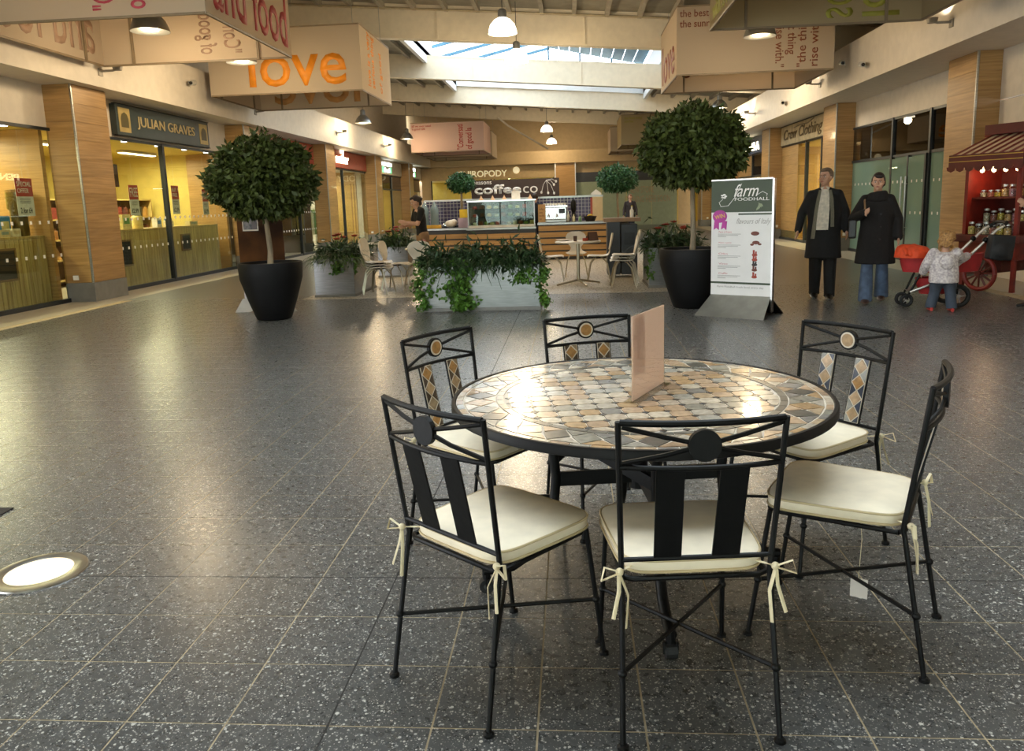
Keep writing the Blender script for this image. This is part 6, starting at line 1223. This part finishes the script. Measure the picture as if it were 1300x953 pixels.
# hanging price cards
def card(label, y, z0, z1, w, head_, sub, x=-8.80):
    t = thing('price_card', label, 'price card', (x, y, z0), 0, 'red and white price cards in the shop window'); h = z1-z0
    MB().box(0, .006, -w/2, w/2, 0, h).build('card', pm('card_white', '#d8d4c4', .5), t); r = MB().box(.006, .009, -w/2, w/2, h*.52, h).build('red_header', pm('card_red', '#b03024', .5), t)
    text('lettering', head_, pm('card_letters', '#ece4d4', .5), frame((.0095, 0, h*.76), (0, 1, 0), (0, 0, 1)), w*.84, h*.30, .002, r, bold=.006)
    for k in range(3): MB().box(.006, .0075, -w*.32, w*.32, h*(.44-.05*k), h*(.455-.05*k)).build('print_line', pm('print_black', '#33302a', .6), t)
    text('lettering', sub, pm('print_black', '#33302a'), frame((.0065, 0, h*.15), (0, 1, 0), (0, 0, 1)), w*.7, h*.15, .002, t, bold=.012)
    MB().tube([(.003, 0, h), (.003, 0, 2.90-z0)], .0015, 4).build('string', white, t)
card('large special offer card in the nearest shop window', 12.32, 1.50, 2.10, .40, 'SPECIAL\nOFFER', '2 for £4'); card('price card partly hidden behind the first column', 14.3, 1.52, 2.05, .3, 'FREE', '2.99'); card('red free card left of the dark mullion', 15.55, 1.46, 2.06, .34, 'FREE', '£2.99')
card('red price card just right of the dark mullion', 17.25, 1.46, 2.08, .32, 'BUY 1\nFREE', '£2.99'); card('red price card at the far end of the long window', 18.7, 1.42, 2.02, .30, 'BUY 1\nFREE', '£1.99')
t = thing('wall_poster', 'dark maroon poster hanging high in the shop behind the green sign', 'poster', (-10.2, 16.9, 2.1)); MB().box(0, .02, -.55, .55, 0, .5).build('print', pm('poster_maroon', '#3a1a1c', .5, var=.4, scale=5), t); text('lettering', 'natural goodness', pm('poster_text', '#a88a7a', .6), frame((.022, 0, .4), (0, 1, 0), (0, 0, 1)), .8, .07, .003, t); MB().tube([(.01, -.4, .5), (.01, -.4, .85)], .004, 4).tube([(.01, .4, .5), (.01, .4, .85)], .004, 4).build('hanging_wire', white, t)
# shop downlights under the header
for q_, y in enumerate((11.0, 12.2, 14.6, 15.6, 16.9, 18.1, 19.2)):
    o = MB().lathe([(.05, 0), (.06, .02), (.06, .03), (.0001, .03)], 14).build('downlight', emitmat('downlight_lens', '#f4f0ff', 12), None); o.location = (-8.90, y, 2.905); tag(o, ORD[q_]+' small downlight from the front just inside the left shop windows', 'downlight', 'downlights inside the left windows')
# things in the other fronts
def mannequin_rail(label, x, y, cols):
    t = thing('clothes_rail', label, 'clothes rail', (x, y, 0)); MB().tube([(0, -.6, 0), (0, -.6, 1.5), (0, .6, 1.5), (0, .6, 0)], .015, 8).bar((-.2, -.6, .015), (.2, -.6, .015), .03).bar((-.2, .6, .015), (.2, .6, .015), .03).build('rail', steel, t)
    for k, c in enumerate(cols):
        y_ = -.5+k*1.0/(len(cols)-1); MB().loft([(0, y_, .55, .22, .04), (0, y_, .9, .2, .04), (0, y_, 1.3, .21, .035), (0, y_, 1.42, .1, .02), (0, y_, 1.47, .02, .012)], 12).build('garment', pm('garment_%s' % c[1:], c, .8, var=.1), t, smooth=True)
mannequin_rail('rail of green and white clothes behind the red sign window', -9.7, 29.0, ('#4a8a3a', '#d8d4c4', '#3a7a4a', '#7a9a4a')); mannequin_rail('rail of pink and red clothes behind the red sign window', -9.8, 31.4, ('#a03050', '#b84a5a', '#8a2a4a')); mannequin_rail('rail of clothes in the dark shop behind the left tree', -9.9, 23.0, ('#1a2a4a', '#2a3a5a', '#6aa02a', '#222428'))
mannequin_rail('rail of red and tan clothes in the right hand clothing shop', 8.2, 24.2, ('#c05a3a', '#c89a6a', '#b04a3a'))
for i, (y, c) in enumerate(((22.2, '#8a3a30'), (22.9, '#2a2a30'), (23.6, '#7a6a60'), (24.3, '#302420'))):
    t = thing('suitcase', ('dark red', 'black', 'grey', 'brown')[i] + ' suitcase on display in the dark left shop', 'suitcase', (-9.2, y, .02)); MB().box(-.13, .13, -.24, .24, .04, .62).build('shell', pm('case_%s' % c[1:], c, .5), t, bevel=.04); MB().tube([(0, -.12, .62), (0, -.12, .72), (0, .12, .72), (0, .12, .62)], .012, 6).build('handle', blackm, t)
    for sy in (-.18, .18): MB().tube([(-.06, sy, .02), (.06, sy, .02)], .022, 8).build('wheel', blackm, t)
